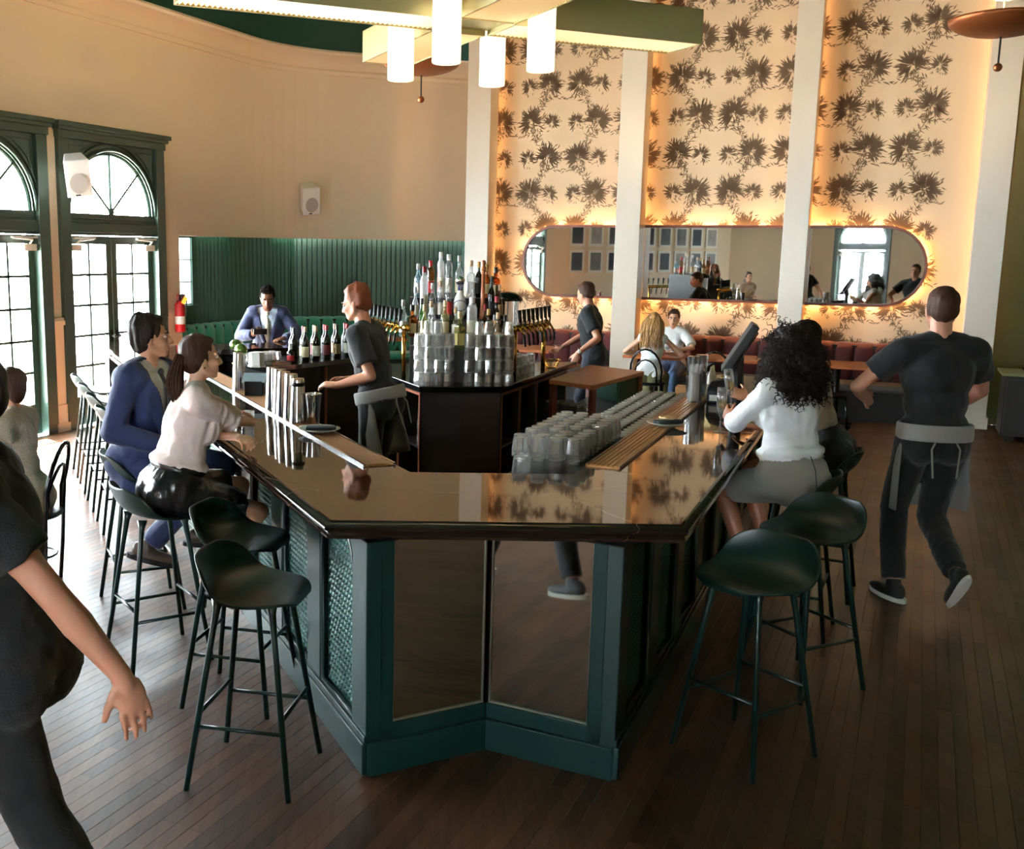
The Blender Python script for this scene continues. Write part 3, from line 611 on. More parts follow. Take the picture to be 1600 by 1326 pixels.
# embossed metal panel pattern + framed arches on both flanks
def sidepanel(fn, s0, s1, ug, ng, sgn):
    """one framed bay between s0 and s1"""
    pw = (s1 - s0)
    def P(s, o, z): p = fn(s, o) - B0; return (p.x, p.y, z)
    z0, z1 = 0.17, 0.95; zs = 0.78; cx = (s0 + s1) / 2; hw = pw / 2
    arch = [(s0, z0), (s1, z0), (s1, zs)] + [(cx + hw * math.cos(a), zs + 0.17 * math.sin(a)) for a in (PI * i / 10 for i in range(1, 10))] + [(s0, zs)]
    o = MB().add([P(s, 0.035, z) for s, z in arch], [tuple(range(len(arch)))]).build('embossed_panel', 'tin', bar, fix=False)
    mb = MB(); nx = int(pw / 0.033); st = pw / nx; k = 0; z = z0 + 0.02       # fish-scale relief
    while z < z1 - 0.01:
        for i in range(nx + 1):
            s = s0 + (i + (0.5 if k % 2 else 0)) * st
            if s > s1 - 0.01 or s < s0 + 0.01: continue
            if z > zs and ((s - cx) / hw) ** 2 + ((z - zs) / 0.17) ** 2 > 0.88: continue
            w = st * 0.46; mb.add([P(s - w, 0.034, z), P(s, 0.034, z - w * 0.55), P(s + w, 0.034, z), P(s, 0.034, z + w * 1.05), P(s, 0.024, z - w * 0.1)], [(0, 1, 4), (1, 2, 4), (2, 3, 4), (3, 0, 4)])
        z += st * 0.78; k += 1
    e = mb.build('scale_relief', 'tin', o, fix=False, smooth=True); e['kind'] = 'stuff'
    mb = MB(); ring = [P(s, 0.012, z) for s, z in arch]; mb.tube(ring, 0.013, 6, closed=True); mb.build('panel_moulding', 'teal', bar, smooth=True)
    # spandrel corners
    mb = MB(); n = 10; ins = [(cx + hw * math.cos(PI * i / n), zs + 0.17 * math.sin(PI * i / n)) for i in range(n + 1)]
    mb.grid([[P(s, 0.004, z) for s, z in ins], [P(s, 0.004, z1 + 0.01) for s, z in ins]]); mb.grid([[P(s, 0.004, z) for s, z in ins], [P(s, 0.036, z) for s, z in ins]]); mb.build('panel_head', 'teal', bar)
M['tin'] = mat('embossed_tin', srgb(20, 76, 70), 0.28, 0.35, nscale=6, namt=0.12)
def post(fn, s0, s1):
    mb = MB(); mb.prism([loc(fn(s0, -0.005)), loc(fn(s1, -0.005)), loc(fn(s1, 0.06)), loc(fn(s0, 0.06))], 0.13, 0.95); mb.build('post', 'teal', bar, bevel=0.005)
def skirt(fn, s0, s1):
    mb = MB(); mb.prism([loc(fn(s0, -0.02)), loc(fn(s1, -0.02)), loc(fn(s1, 0.06)), loc(fn(s0, 0.06))], 0, 0.135); mb.prism([loc(fn(s0, -0.012)), loc(fn(s1, -0.012)), loc(fn(s1, 0.06)), loc(fn(s0, 0.06))], 0.135, 0.165); mb.build('skirting', 'teal', bar, bevel=0.004)
for fn, n, ug, ng in ((bl, 11, uL, nL), (br, 8, uR, nR)):
    for i in range(n):
        s0 = 0.165 + 0.62 * i; sidepanel(fn, s0 + 0.01, s0 + 0.43, ug, ng, 1)
        post(fn, -0.0 if i == 0 else s0 - 0.19, s0)
    post(fn, s0 + 0.43, s0 + 0.6); skirt(fn, 0.0, s0 + 0.6)
M['mirrord'] = mat('aged_mirror', (0.66, 0.68, 0.66), 0.03, 1.0)
# the two mirrored faces of the V front
for a, bq in ((gL, gN), (gN, gR)):
    d = (bq - a); L = d.length; d.normalize(); nn = Vector((-d.y, d.x))
    def F(s, o): return loc(a + d * s + nn * o)
    m0, m1 = (0.115, L - 0.012) if a is gL else (0.012, L - 0.115)
    mb = MB()
    mb.prism([F(0 if a is gL else m1, 0), F(m0 if a is gL else L, 0), F(m0 if a is gL else L, 0.05), F(0 if a is gL else m1, 0.05)], 0.13, 0.95); mb.build('post', 'teal', bar, bevel=0.004)
    mb = MB(); mb.prism([F(0, 0), F(L, 0), F(L, 0.05), F(0, 0.05)], 0.13, 0.2); mb.prism([F(0.0, -0.02), F(L, -0.02), F(L, 0.05), F(0, 0.05)], 0, 0.135); mb.build('skirting', 'teal', bar, bevel=0.004)
    mb = MB(); mb.prism([F(m0, 0.012), F(m1, 0.012), F(m1, 0.02), F(m0, 0.02)], 0.2, 0.945); mb.build('mirror_panel', 'mirrord', bar)
    mb = MB(); x0, x1 = F(m0, 0.008), F(m1, 0.008)
    for p in (x0, x1): mb.tube([(*p, 0.2), (*p, 0.945)], 0.004, 5)
    mb.tube([(*x0, 0.204), (*x1, 0.204)], 0.005, 5); mb.build('mirror_bead', 'alu', bar)
# ---- drip rails let into the inner edge, lying on the top
def rail(name, label, p0, u, n, L, slats):
    t = thing(name, label, 'drip rail', (p0.x, p0.y, ZT), math.atan2(u.y, u.x)); w = 0.155
    sg = 1 if (Vector((-u.y, u.x)).dot(n) > 0) else -1
    mb = MB(); mb.bx(0, L, 0, sg * w, 0.0, 0.006); mb.build('tray', 'railgold', t)
    mb = MB()
    for y in (0.0, sg * w): mb.bx(0, L, y - 0.006, y + 0.006, 0, 0.013)
    mb.build('rim', 'steel' if not slats else 'railrim', t)
    if slats:
        for k in range(6): y = sg * (0.018 + k * 0.0236); MB().bx(0.01, L - 0.01, y - 0.0085, y + 0.0085, 0.006, 0.012).build('slat', 'railgold', t)
    else:
        mb = MB(); y = 0.016
        while y < w - 0.01: mb.bx(0.01, L - 0.01, sg * (y - 0.0022), sg * (y + 0.0022), 0.006, 0.011); y += 0.0125
        x = 0.02
        while x < L: mb.bx(x - 0.004, x + 0.004, sg * 0.012, sg * (w - 0.012), 0.006, 0.0095); x += 0.022
        mb.build('grille', 'railgold', t)['kind'] = 'stuff'
    return t
M['railgold'] = mat('bronze_rail', srgb(178, 128, 74), 0.38, 0.55, nscale=5, namt=0.15); M['railrim'] = mat('bronze_rim', srgb(140, 92, 50), 0.35, 0.6)
aL_ = isect(FL + nL * (CW - 0.165), uL, Vector((0, 4.93)), Vector((1, 0)))
rail('drip_rail', 'bronze drip rail with pierced grille and steel rims on the shaker side of the bar', aL_, uL, nL, 4.6, False)
aR_ = isect(FR + nR * (CW - 0.165), uR, Vector((0, 4.95)), Vector((1, 0)))
rail('drip_rail', 'bronze slatted drip rail beside the rows of upturned tumblers', aR_, uR, nR, 3.6, True)
# ---- inner ledge carrying the upturned tumblers, with a rubber mat
ld = thing('bar_ledge', 'dark lower ledge with rubber mat inside the bar under the upturned tumblers', 'shelf', (*iR, 0))
def rloc(s, o): p = uR * s + nR * o; return (p.x, p.y)
s0_ = 0.08
mb = MB(); mb.prism([rloc(s0_, 0.01), rloc(3.9, 0.01), rloc(3.9, 0.46), rloc(s0_ + 0.16, 0.46)], 0.86, 0.90); mb.build('shelf_board', 'black', ld)
mb = MB(); mb.prism([rloc(s0_ + 0.02, 0.02), rloc(3.85, 0.02), rloc(3.85, 0.44), rloc(s0_ + 0.16, 0.44)], 0.90, 0.908); k = 0.3
mb.build('rubber_mat', 'rubber', ld)
mb = MB(); s = 0.3
while s < 3.8: mb.prism([rloc(s, 0.03), rloc(s + 0.012, 0.03), rloc(s + 0.012, 0.43), rloc(s, 0.43)], 0.908, 0.916); s += 0.04
mb.build('mat_ribs', 'rubber', ld)['kind'] = 'stuff'
mb = MB(); mb.prism([rloc(s0_ + 0.2, 0.02), rloc(3.9, 0.02), rloc(3.9, 0.4), rloc(s0_ + 0.3, 0.4)], 0, 0.86); mb.build('cabinet', 'dark', ld)
# ================================================================ stools
def make_stool():
    t = thing('bar_stool', 'x', 'stool')
    # one-piece scooped shell: profile from front lip to the top of the low back (local +y is the front)
    prof = [(0.205, -0.022), (0.195, -0.006), (0.17, 0.002), (0.12, 0.0), (0.06, -0.006), (0.0, -0.008), (-0.06, -0.004), (-0.11, 0.008), (-0.15, 0.032), (-0.18, 0.07), (-0.198, 0.11), (-0.207, 0.14), (-0.21, 0.155)]
    half = [0.085, 0.125, 0.163, 0.203, 0.226, 0.236, 0.239, 0.238, 0.234, 0.222, 0.195, 0.15, 0.10]
    rows = []
    for (y, z), h in zip(prof, half):
        row = []
        for j in range(15):
            u = -1 + 2 * j / 14; x = h * math.sin(u * PI / 2) * (1.0)
            lift = max(0, -y - 0.02) / 0.19
            wrap = 0.10 * (x / 0.238) ** 2 * min(1, lift)
            side = 0.028 * abs(x / 0.238) ** 2.5 * (0.3 + 0.7 * min(1, max(0, 0.1 - y) / 0.2))
            row.append((x, y + wrap, 0.75 + z + side))
        rows.append(row)
    mb = MB(); mb.grid(rows); o = mb.build('seat', 'stool', t, smooth=True, solid=0.012, subd=1)
    o.modifiers.move(0, 0)
    tops = [(-0.105, 0.11), (0.105, 0.11), (0.105, -0.10), (-0.105, -0.10)]; feet = [(-0.205, 0.205), (0.205, 0.205), (0.205, -0.205), (-0.205, -0.205)]
    L = lambda i, z: Vector((*[(tops[i][k] * z + feet[i][k] * (0.745 - z)) / 0.745 for k in (0, 1)], z))
    for i in range(4):
        mb = MB(); mb.tube([L(i, 0.0), L(i, 0.62), L(i, 0.70), L(i, 0.742)], [0.0115, 0.0125, 0.015, 0.026], 10); mb.build('leg', 'stoolm', t, smooth=True)
    for a, b_, z in ((0, 1, 0.30), (2, 3, 0.30), (1, 2, 0.25), (3, 0, 0.25)): MB().tube([L(a, z), L(b_, z)], 0.0085, 8).build('footrest_bar', 'stoolm', t, smooth=True)
    return t
stool0 = make_stool(); _first = [True]
def stool(x, y, face, label):
    """face: heading the sitter looks to"""
    rz = -math.radians(face)
    if _first[0]:
        _first[0] = False; o = stool0; o.location = (x, y, 0); o.rotation_euler = (0, 0, rz); o['label'] = label
    else: o = dup(stool0, (x, y, 0), rz, label)
    o['group'] = 'green stools around the bar'; return o
FACEL, FACER = 67.6, -65.5
stool(-0.585, 3.89, 102, 'empty dark green stool beside the mirrored bar front, on the side with the steel shakers')
stool(-0.75, 4.60, 104, 'empty dark green stool between the leather-skirted woman and the bar corner')
stool(-1.25, 5.08, 57, 'dark green stool under the woman in the black leather skirt')
stool(-1.53, 5.86, 66, 'dark green stool under the man in the blue suit with a striped tie')
for k, (s_, lb) in enumerate(((4.05, 'empty dark green stool next behind the man in the striped tie'), (4.75, 'empty dark green stool second behind the man in the striped tie'), (5.4, 'empty dark green stool third behind the man in the striped tie'), (6.05, 'empty dark green stool in the row nearest the sunlit glazed doors'))):
    p = FL + uL * s_ - nL * 0.22; stool(p.x, p.y, 67.6, lb)
stool(1.43, 4.12, -125, 'empty dark green stool beside the mirrored bar front, on the side with the tumblers')
stool(1.93, 4.84, -116, 'empty dark green stool behind the woman in the grey skirt')
stool(2.14, 5.56, -62, 'dark green stool under the curly-haired woman in the grey skirt')
stool(2.55, 6.25, -62, 'dark green stool under the woman in black beside the curly-haired woman')
# ================================================================ chandelier and pendants
CX, CY_ = 0.36, 6.5
ch = thing('chandelier', 'large brass crossed-beam chandelier with opal glass tubes hanging over the bar', 'chandelier', (CX, CY_, 3.08))
dA = hd(67.5); dB = hd(-22.5)
def beam(d, a0, a1, w=0.36, zb=0.27, h=0.21):
    n = Vector((-d.y, d.x)); c = [d * a0 - n * w / 2, d * a1 - n * w / 2, d * a1 + n * w / 2, d * a0 + n * w / 2]
    mb = MB()
    for i in range(4):
        p, q = c[i], c[(i + 1) % 4]; e = (q - p).normalized(); o = Vector((-e.y, e.x)) * 0.012
        mb.prism([tuple(p), tuple(q), tuple(q + o), tuple(p + o)], zb, zb + h)
    mb.prism([tuple(x) for x in c], zb + h - 0.012, zb + h); b_ = mb.build('beam', 'brass', ch)
    mb = MB(); k = 0; st = 0.03; a = a0 + 0.015                       # prismatic lens of cross ribs
    while a < a1 - 0.015:
        p = d * a - n * (w / 2 - 0.014); q = d * a + n * (w / 2 - 0.014); e = d * st
        mb.add([(*p, zb + 0.014), (*q, zb + 0.014), (*(q + e * 0.5), zb + 0.003), (*(p + e * 0.5), zb + 0.003), (*(p + e), zb + 0.014), (*(q + e), zb + 0.014)], [(0, 1, 2, 3), (3, 2, 5, 4)]); a += st
    mb.build('diffuser', 'lit_diff', b_, fix=False)
beam(dA, -1.72, -0.19); beam(dA, 0.19, 1.52); beam(dB, -1.9, -0.19); beam(dB, 0.19, 1.4)
mb = MB(); mb.prism([tuple(dA * a + dB * b_) for a, b_ in ((-0.19, -0.19), (0.19, -0.19), (0.19, 0.19), (-0.19, 0.19))], 0.30, 0.48); mb.build('hub', 'brass', ch)
mb = MB(); mb.tube([(0, 0, 0.48), (0, 0, ZC - 3.08)], 0.03, 10); mb.build('stem', 'brass', ch)
for a, b_ in ((-0.3, -0.3), (0.3, -0.3), (0.3, 0.32), (-0.3, 0.38)):
    p = dA * a + dB * b_
    mb = MB(); mb.lathe([(0, 0.0), (0.076, 0.0), (0.081, 0.004), (0.081, 0.36), (0.0, 0.36)], 24, (p.x, p.y, 0)); g = mb.build('glass_tube', 'lit_tube', ch, auto=40)
    mb = MB(); mb.lathe([(0, 0.355), (0.086, 0.355), (0.086, 0.52), (0, 0.52)], 24, (p.x, p.y, 0)); mb.build('collar', 'brass', g, auto=40)
M['opal'] = None
def pendant(x, y, z, label):
    t = thing('pendant_lamp', label, 'pendant lamp', (x, y, z))
    R = 0.37; mb = MB(); pr = [(R * math.sin(a) * 1.0, -0.13 * math.cos(a)) for a in (PI / 2 * i / 10 for i in range(11))]; mb.lathe([(max(r, 0), zz) for r, zz in pr] + [(R - 0.008, 0.004)] + [(max(0, r - 0.008), zz + 0.008) for r, zz in pr[::-1][1:]], 32); mb.build('dish', 'bronze', t, smooth=True)
    lp = bpy.data.lights.new('added_dish_bulb', 'POINT'); lp.energy = 95; lp.color = (1.0, 0.68, 0.38); lp.shadow_soft_size = 0.06; lo = bpy.data.objects.new('added_dish_bulb', lp); COL.objects.link(lo); lo.parent = t; lo.location = (0, 0, 0.06)  # unseen bulb added in the dish to warm ceiling and upper walls
    mb = MB(); mb.tube([(0, 0, -0.34), (0, 0, 0.3)], 0.007, 6); mb.tube([(0, 0, 0.3), (0, 0, ZC - z)], 0.012, 6); mb.build('rod', 'blackp', t)
    MB().ell((0, 0, -0.35), (0.032, 0.032, 0.032), n=12, m=8).build('drop_ball', 'bronze', t, smooth=True)
    mb = MB(); mb.lathe([(0, 0.13), (0.06, 0.135), (0.1, 0.17), (0.11, 0.22), (0.08, 0.28), (0, 0.3)], 20); mb.build('cap', 'ceil', t, smooth=True)
pendant(4.4, 8.2, 3.80, 'copper dish pendant lamp hanging before the papered wall bay nearest the olive wall')
pendant(0.1, 10.3, 3.80, 'copper dish pendant lamp hanging behind the brass chandelier')
del M['opal']
# ================================================================ island back bar
ZI = 0.95
I0 = Vector((0.12, 8.50)); I1 = Vector((0.77, 8.54)); uiL, uiR = hd(-20.0), hd(24.5); niL, niR = Vector((uiL.y, -uiL.x)), Vector((-uiR.y, uiR.x))
IB = [I0, I1, I1 + uiR * 2.2, I0 + uiL * 1.7]
isl = thing('island_back_bar', 'dark island cabinet with copper-edged openings in the middle of the bar', 'cabinet', (0.44, 8.52, 0)); o_ = Vector((0.44, 8.52))
il = lambda p: tuple(Vector(p) - o_)
mb = MB(); c_ = [I0 + Vector((-0.02, -0.025)), I1 + Vector((0.02, -0.025)), IB[2] + Vector((0.03, 0)), IB[3] - Vector((0.03, 0))]; mb.prism([il(p) for p in c_], ZI - 0.05, ZI); mb.build('worktop', 'blackgl', isl, bevel=0.004)
mid = (I0 + I1) / 2
for a, b_, m_ in ((I0, mid, 'isl_shade_cool'), (mid, I1, 'isl_shade_warm')):
    M.setdefault('isl_shade_cool', mat('panel_shading_cool', srgb(44, 40, 44), 0.4)); M.setdefault('isl_shade_warm', mat('panel_shading_warm', srgb(46, 32, 27), 0.4))  # one flat face in two tones, its shading seam put into the colour
    mb = MB(); mb.prism([il(a), il(b_), il(b_ + Vector((0, 0.03))), il(a + Vector((0, 0.03)))], 0, ZI - 0.05); mb.build('front_panel', m_, isl)
mb = MB(); mb.prism([il(p) for p in (I0 + Vector((0.2, 0.03)), I1 + Vector((-0.2, 0.03)), I1 + uiR * 2.2 + niR * 0.4, I0 + uiL * 1.7 + niL * 0.4)], 0, ZI - 0.05); mb.build('core', 'dark', isl)
def openings(a, u, n, spans, tag_):
    for s0, s1 in spans:
        for q in ((s0, s0 + 0.022), (s1 - 0.022, s1)):
            mb = MB(); mb.prism([il(a + u * q[0]), il(a + u * q[1]), il(a + u * q[1] + n * 0.3), il(a + u * q[0] + n * 0.3)], 0.02, ZI - 0.05); mb.build('divider', 'black', isl)
            mb = MB(); mb.prism([il(a + u * q[0] - n * 0.008), il(a + u * q[1] - n * 0.008), il(a + u * q[1]), il(a + u * q[0])], 0.02, ZI - 0.06); mb.build('copper_edge', 'copper', isl)
        for z0, z1, m_, nm in ((ZI - 0.082, ZI - 0.06, 'copper', 'copper_edge'), (0.02, 0.05, 'copper', 'copper_edge'), (0.42, 0.44, 'black', 'shelf_board')):
            mb = MB(); d0 = -0.008 if m_ == 'copper' else 0.0; d1 = 0.004 if m_ == 'copper' else 0.3
            mb.prism([il(a + u * s0 + n * d0), il(a + u * s1 + n * d0), il(a + u * s1 + n * d1), il(a + u * s0 + n * d1)], z0, z1); mb.build(nm, m_, isl)
openings(I0, uiL, niL, ((0.02, 0.55), (0.55, 1.1), (1.1, 1.65)), 'l'); openings(I1, uiR, niR, ((0.02, 0.5), (0.5, 0.98), (0.98, 1.46), (1.46, 1.94)), 'r')
# ---- glass tumblers
def tumbler_mesh(h, rr, rb, n=11):
    mb = MB(); mb.lathe([(rr, 0), (rr * 0.985, h * 0.3), (rb, h * 0.97), (rb * 0.93, h), (rb * 0.6, h - 0.003), (0, h - 0.003)], n); mb.lathe([(rr * 0.93, 0), (rb * 0.9, h * 0.86), (0, h * 0.86)], n); mb.lathe([(rr, 0), (rr * 0.93, 0)], n)
    me = mb.mesh('tumbler'); me.materials.append(M['glass']); me.materials.append(M['glassbase_lit'])
    for q in me.polygons:
        if q.center.z > h * .84: q.material_index = 1
    return me
TA = tumbler_mesh(0.112, 0.043, 0.034); TB = tumbler_mesh(0.085, 0.044, 0.037); TC = tumbler_mesh(0.105, 0.040, 0.032)
def glass_at(me, x, y, z, label, group, name='tumbler'):
    o = bpy.data.objects.new(name, me); COL.objects.link(o); o.location = (x, y, z); o.rotation_euler = (0, 0, random.uniform(0, 1)); return tag(o, label, 'glass', group)
rg = random.Random(5)
def rp_(s, o): p = iR + uR * s + nR * o; return p.x, p.y
for i in range(10):
    for j in range(4):
        s, o = 0.27 + 0.093 * i, 0.075 + 0.092 * j
        if j == 3 and i == 0: pass
        x, y = rp_(s, o); glass_at(TA, x, y, 0.916, 'tall upturned tumbler in the bottom layer of the doubled rows on the bar ledge', 'upturned tumblers, bottom layer on the ledge')
        if (i + j) % 5 != 4 or i > 5: glass_at(TA, x + rg.uniform(-.003, .003), y + rg.uniform(-.003, .003), 0.916 + 0.1125, 'tall upturned tumbler in the upper layer of the doubled rows on the bar ledge', 'upturned tumblers, upper layer on the ledge')
for i in range(22):
    for j in range(4):
        x, y = rp_(1.30 + 0.096 * i, 0.07 + 0.095 * j); glass_at(TB, x, y, 0.916, 'short upturned tumbler in the single-height rows on the bar ledge', 'short tumblers in rows on the ledge')
for sx, x0, nm in ((-1, 0.05, 'charcoal'), (1, 0.465, 'brown')):
    for i in range(6):
        for j in range(2):
            for k in range(5):
                if k == 4 and (i in (0, 3, 5) or j): continue
                x = x0 + 0.04 + 0.0815 * i + (0.02 if j else 0); y = 8.585 + 0.078 * j
                if (sx < 0 and x > 0.395) or (sx > 0 and x > .89): continue
                glass_at(TC, x if sx > 0 else x - 0.0, y, ZI + 0.1055 * k + 0.001, 'upturned tumbler in the tall pile standing over the %s island panel' % nm, 'tumbler pile over the %s panel' % nm)
for i in range(6):
    for j in range(2):
        p = I1 + uiR * (0.72 + 0.09 * i) + niR * (0.125 + 0.09 * j); glass_at(TB, p.x, p.y, ZI + 0.001, 'short tumbler in the block on the island side near the wooden service station', 'short tumblers on the island side')
        if (i + j) % 2: glass_at(TB, p.x, p.y, ZI + 0.087, 'short tumbler on top of the block on the island side near the wooden service station', 'short tumblers topping the island side block')
for s_, o2, z in ((0.15, 0.1, 0.441), (0.15, 0.2, 0.441), (0.3, 0.12, 0.441)):
    p = I0 + uiL * s_ + niL * o2
    for k in range(3): glass_at(TC, p.x, p.y, z + 0.106 * k, 'tumbler stacked on the shelf inside the copper-edged island opening', 'tumblers inside the island opening')
# ---- bottle display
rs = thing('bottle_riser', 'stepped dark riser carrying the spirit bottles on the island', 'riser', (0.44, 9.1, ZI))
steps = [(8.78, 8.92, 0.27), (8.92, 9.12, 0.36), (9.12, 9.34, 0.50), (9.34, 9.56, 0.68)]
for y0, y1, h in steps:
    MB().bx(-0.42 if y0 > 8.9 else -0.05, 0.42 if y0 > 8.9 else 0.06, y0 - 9.1, y1 - 9.1, 0.0, h).build('step', 'black', rs)
for sx in (-1, 1): MB().bx(sx * 0.3 - 0.12, sx * 0.3 + 0.12, -0.3, -0.19, 0.0, 0.30).build('step', 'black', rs)
BP = {'std': [(0, 0), (0.92, 0), (1, 0.03), (1, 0.56), (0.9, 0.63), (0.42, 0.72), (0.36, 0.76), (0.36, 0.93), (0.42, 0.94), (0.42, 0.97), (0, 0.97)],
      'square': [(0, 0), (0.95, 0), (1, 0.02), (1, 0.60), (0.8, 0.66), (0.40, 0.69), (0.38, 0.9), (0.46, 0.91), (0.46, 0.96), (0, 0.96)],
      'wine': [(0, 0.02), (0.9, 0), (1, 0.02), (1, 0.56), (0.94, 0.63), (0.6, 0.72), (0.40, 0.78), (0.37, 0.95), (0.40, 0.96), (0.40, 0.985), (0, 0.985)],
      'slim': [(0, 0), (0.95, 0), (1, 0.02), (1, 0.72), (0.85, 0.78), (0.5, 0.82), (0.48, 0.94), (0, 0.94)],
      'round': [(0, 0), (0.6, 0), (0.8, 0.05), (1, 0.25), (0.95, 0.42), (0.6, 0.58), (0.3, 0.66), (0.28, 0.88), (0.36, 0.89), (0.36, 0.94), (0, 0.94)]}
BM = {k: lit_or_frosted(glassmat('bottle_' + k, t, g * .5, 0.05), .14 if k in ('clear', 'blue', 'straw') else .45 if k == 'frost' else .05, t if k not in ('dark', 'winered') else (.05, .04, .03)) for k, (t, g) in dict(clear=((.93, .95, .96), .14), amber=((.62, .30, .08), .10), green=((.25, .55, .18), .10), dark=((.07, .08, .05), .08), straw=((.86, .80, .42), .10), blue=((.6, .82, .9), .1), winered=((.10, .02, .03), .08), ygreen=((.55, .6, .1), .1), frost=((.9, .9, .9), .30)).items()}
CAPM = {k: mat('cap_' + k, srgb(*c), 0.4) for k, c in dict(black=(25, 24, 24), red=(170, 26, 34), cork=(196, 160, 118), gold=(196, 150, 70), white=(232, 230, 224), navy=(26, 40, 120), silver=(180, 180, 178)).items()}
LABM = {k: mat('label_' + k, srgb(*c), 0.6) for k, c in dict(white=(236, 232, 222), cream=(222, 206, 166), tan=(176, 140, 96), maroon=(110, 26, 36), black=(34, 30, 30), orange=(214, 110, 40), straw=(206, 190, 120), red=(190, 40, 40)).items()}
def bottle(x, y, z, h, r, shape, gm, cm, lm, label, group, cap_h=0.05):
    t = thing('bottle', label, 'bottle', (x, y, z), random.uniform(0, 6), group); n = 14 if shape != 'square' else 4
    MB().lathe([(a * r * (1.25 if n == 4 else 1), b * h) for a, b in BP[shape]], n).build('body', BM[gm], t, auto=40)
    zc = BP[shape][-1][1] * h; rc = BP[shape][-2][0] * r * 1.12
    MB().lathe([(0, zc - cap_h * 0.6), (rc, zc - cap_h * 0.6), (rc, zc + cap_h * 0.4), (rc * 0.9, zc + cap_h * 0.45), (0, zc + cap_h * 0.45)], 12).build('cap', CAPM[cm], t, auto=40)
    if lm:
        l0, l1 = 0.12 * h, 0.44 * h; rl = r * 1.012
        if n == 4:
            q = r * 1.25 / math.sqrt(2) * 1.02; mb = MB()
            for k in range(4):
                a = k * PI / 2; R_ = Matrix.Rotation(a, 3, 'Z'); mb.add([R_ @ Vector(v) for v in ((q, -q * 0.8, l0), (q, q * 0.8, l0), (q, q * 0.8, l1), (q, -q * 0.8, l1))], [(0, 1, 2, 3)])
            mb.build('paper_label', LABM[lm], t, fix=False)
            for k in t.children: k.rotation_euler = (0, 0, PI / 4) if k.name.startswith('body') else k.rotation_euler
        else: MB().lathe([(rl, l0), (rl, l1)], 14).build('paper_label', LABM[lm], t, smooth=True)
    return t
G_ = 'spirit bottles on the island riser'
spirits = [  # x, step, h, r, shape, glass, cap, label, description
 (0.44, 0, .31, .038, 'square', 'straw', 'cork', 'straw', 'square bottle of pale straw-coloured spirit at the front of the riser'),
 (0.32, 1, .30, .036, 'std', 'straw', 'cork', 'cream', 'straw-coloured bottle with cream label beside the frosted white bottle'),
 (0.55, 1, .34, .045, 'slim', 'frost', 'white', 'white', 'wide frosted white bottle behind the square straw bottle'),
 (0.20, 1, .29, .036, 'std', 'clear', 'cork', 'white', 'clear corked bottle with white label beside the green bottle'),
 (0.12, 1, .31, .032, 'wine', 'green', 'black', 'white', 'bright green glass bottle with black cap on the riser'),
 (0.66, 1, .28, .03, 'round', 'amber', 'red', 'orange', 'small round amber bottle with red cap and orange label on the riser'),
 (0.76, 1, .34, .038, 'std', 'dark', 'red', 'tan', 'dark smoky bottle with red cap on the riser'),
 (0.04, 1, .26, .036, 'square', 'amber', 'black', 'cream', 'square whisky bottle with cream label on the tap side of the riser'),
 (-0.04, 1, .30, .034, 'std', 'clear', 'silver', 'white', 'clear bottle with silver cap beside the square whisky bottle'),
 (0.14, 2, .46, .034, 'slim', 'frost', 'red', 'white', 'tall frosted bottle with red neck band standing high on the riser'),
 (0.215, 2, .30, .036, 'std', 'clear', 'silver', 'white', 'clear bottle with silver cap on the upper riser beside the tall frosted bottle'),
 (0.285, 2, .33, .034, 'round', 'clear', 'cork', 'white', 'round clear bottle with cork stopper on the upper riser'),
 (0.355, 2, .34, .032, 'std', 'clear', 'white', 'red', 'clear bottle with red label on the upper riser'),
 (0.565, 2, .31, .034, 'std', 'clear', 'silver', 'cream', 'clear bottle with cream label on the upper riser'),
 (0.73, 2, .36, .034, 'wine', 'dark', 'black', 'black', 'black wine-shaped bottle on the upper riser beside the pepper mill'),
 (0.20, 3, .32, .034, 'slim', 'amber', 'red', 'red', 'amber bottle with red label on the top step'),
 (0.29, 3, .40, .032, 'slim', 'frost', 'white', 'white', 'tall slim frosted bottle on the top step'),
 (0.36, 3, .38, .034, 'slim', 'clear', 'white', 'white', 'clear slim bottle with white cap on the top step'),
 (0.56, 3, .32, .036, 'square', 'clear', 'cork', 'white', 'square clear bottle with cork on the top step'),
 (0.80, 2, .30, .034, 'round', 'amber', 'cork', 'tan', 'round amber bottle with tan label at the end of the upper riser'),
 (0.70, 3, .28, .034, 'std', 'amber', 'gold', 'cream', 'amber bottle with gold cap and cream label on the top step'),
 (0.09, 3, .28, .036, 'std', 'blue', 'silver', 'white', 'pale blue bottle at the end of the top step'),
 (0.455, 3, .36, .036, 'std', 'clear', 'silver', 'cream', 'clear bottle with silver cap and cream label behind the decanter'),
 (0.63, 3, .30, .033, 'wine', 'dark', 'gold', 'black', 'dark wine-shaped bottle with gold cap on the top step'),
 (0.78, 3, .26, .034, 'square', 'amber', 'black', 'tan', 'square amber bottle with black cap at the end of the top step'),
 (0.41, 1, .25, .033, 'round', 'clear', 'cork', 'white', 'small round clear bottle with cork between straw and frosted bottles'),
 (0.065, 2, .27, .034, 'round', 'clear', 'silver', 'white', 'round clear bottle with silver cap at the end of the upper riser'),
]
for x, y, h, gm, cm, lm, lb in ((0.14, 8.86, .33, 'straw', 'cork', 'cream', 'straw bottle with cork on the low box on the charcoal side'), (0.21, 8.86, .30, 'clear', 'silver', 'white', 'clear bottle on the low box on the charcoal side'), (0.68, 8.86, .30, 'amber', 'gold', 'cream', 'amber bottle with gold cap on the low box on the brown side'), (0.76, 8.86, .27, 'clear', 'cork', 'tan', 'clear corked bottle with tan label on the low box'), (0.82, 8.86, .25, 'amber', 'black', 'orange', 'amber bottle with orange label on the low box')):
    spirits.append((x, -1, h, .033, 'std', gm, cm, lm, lb))
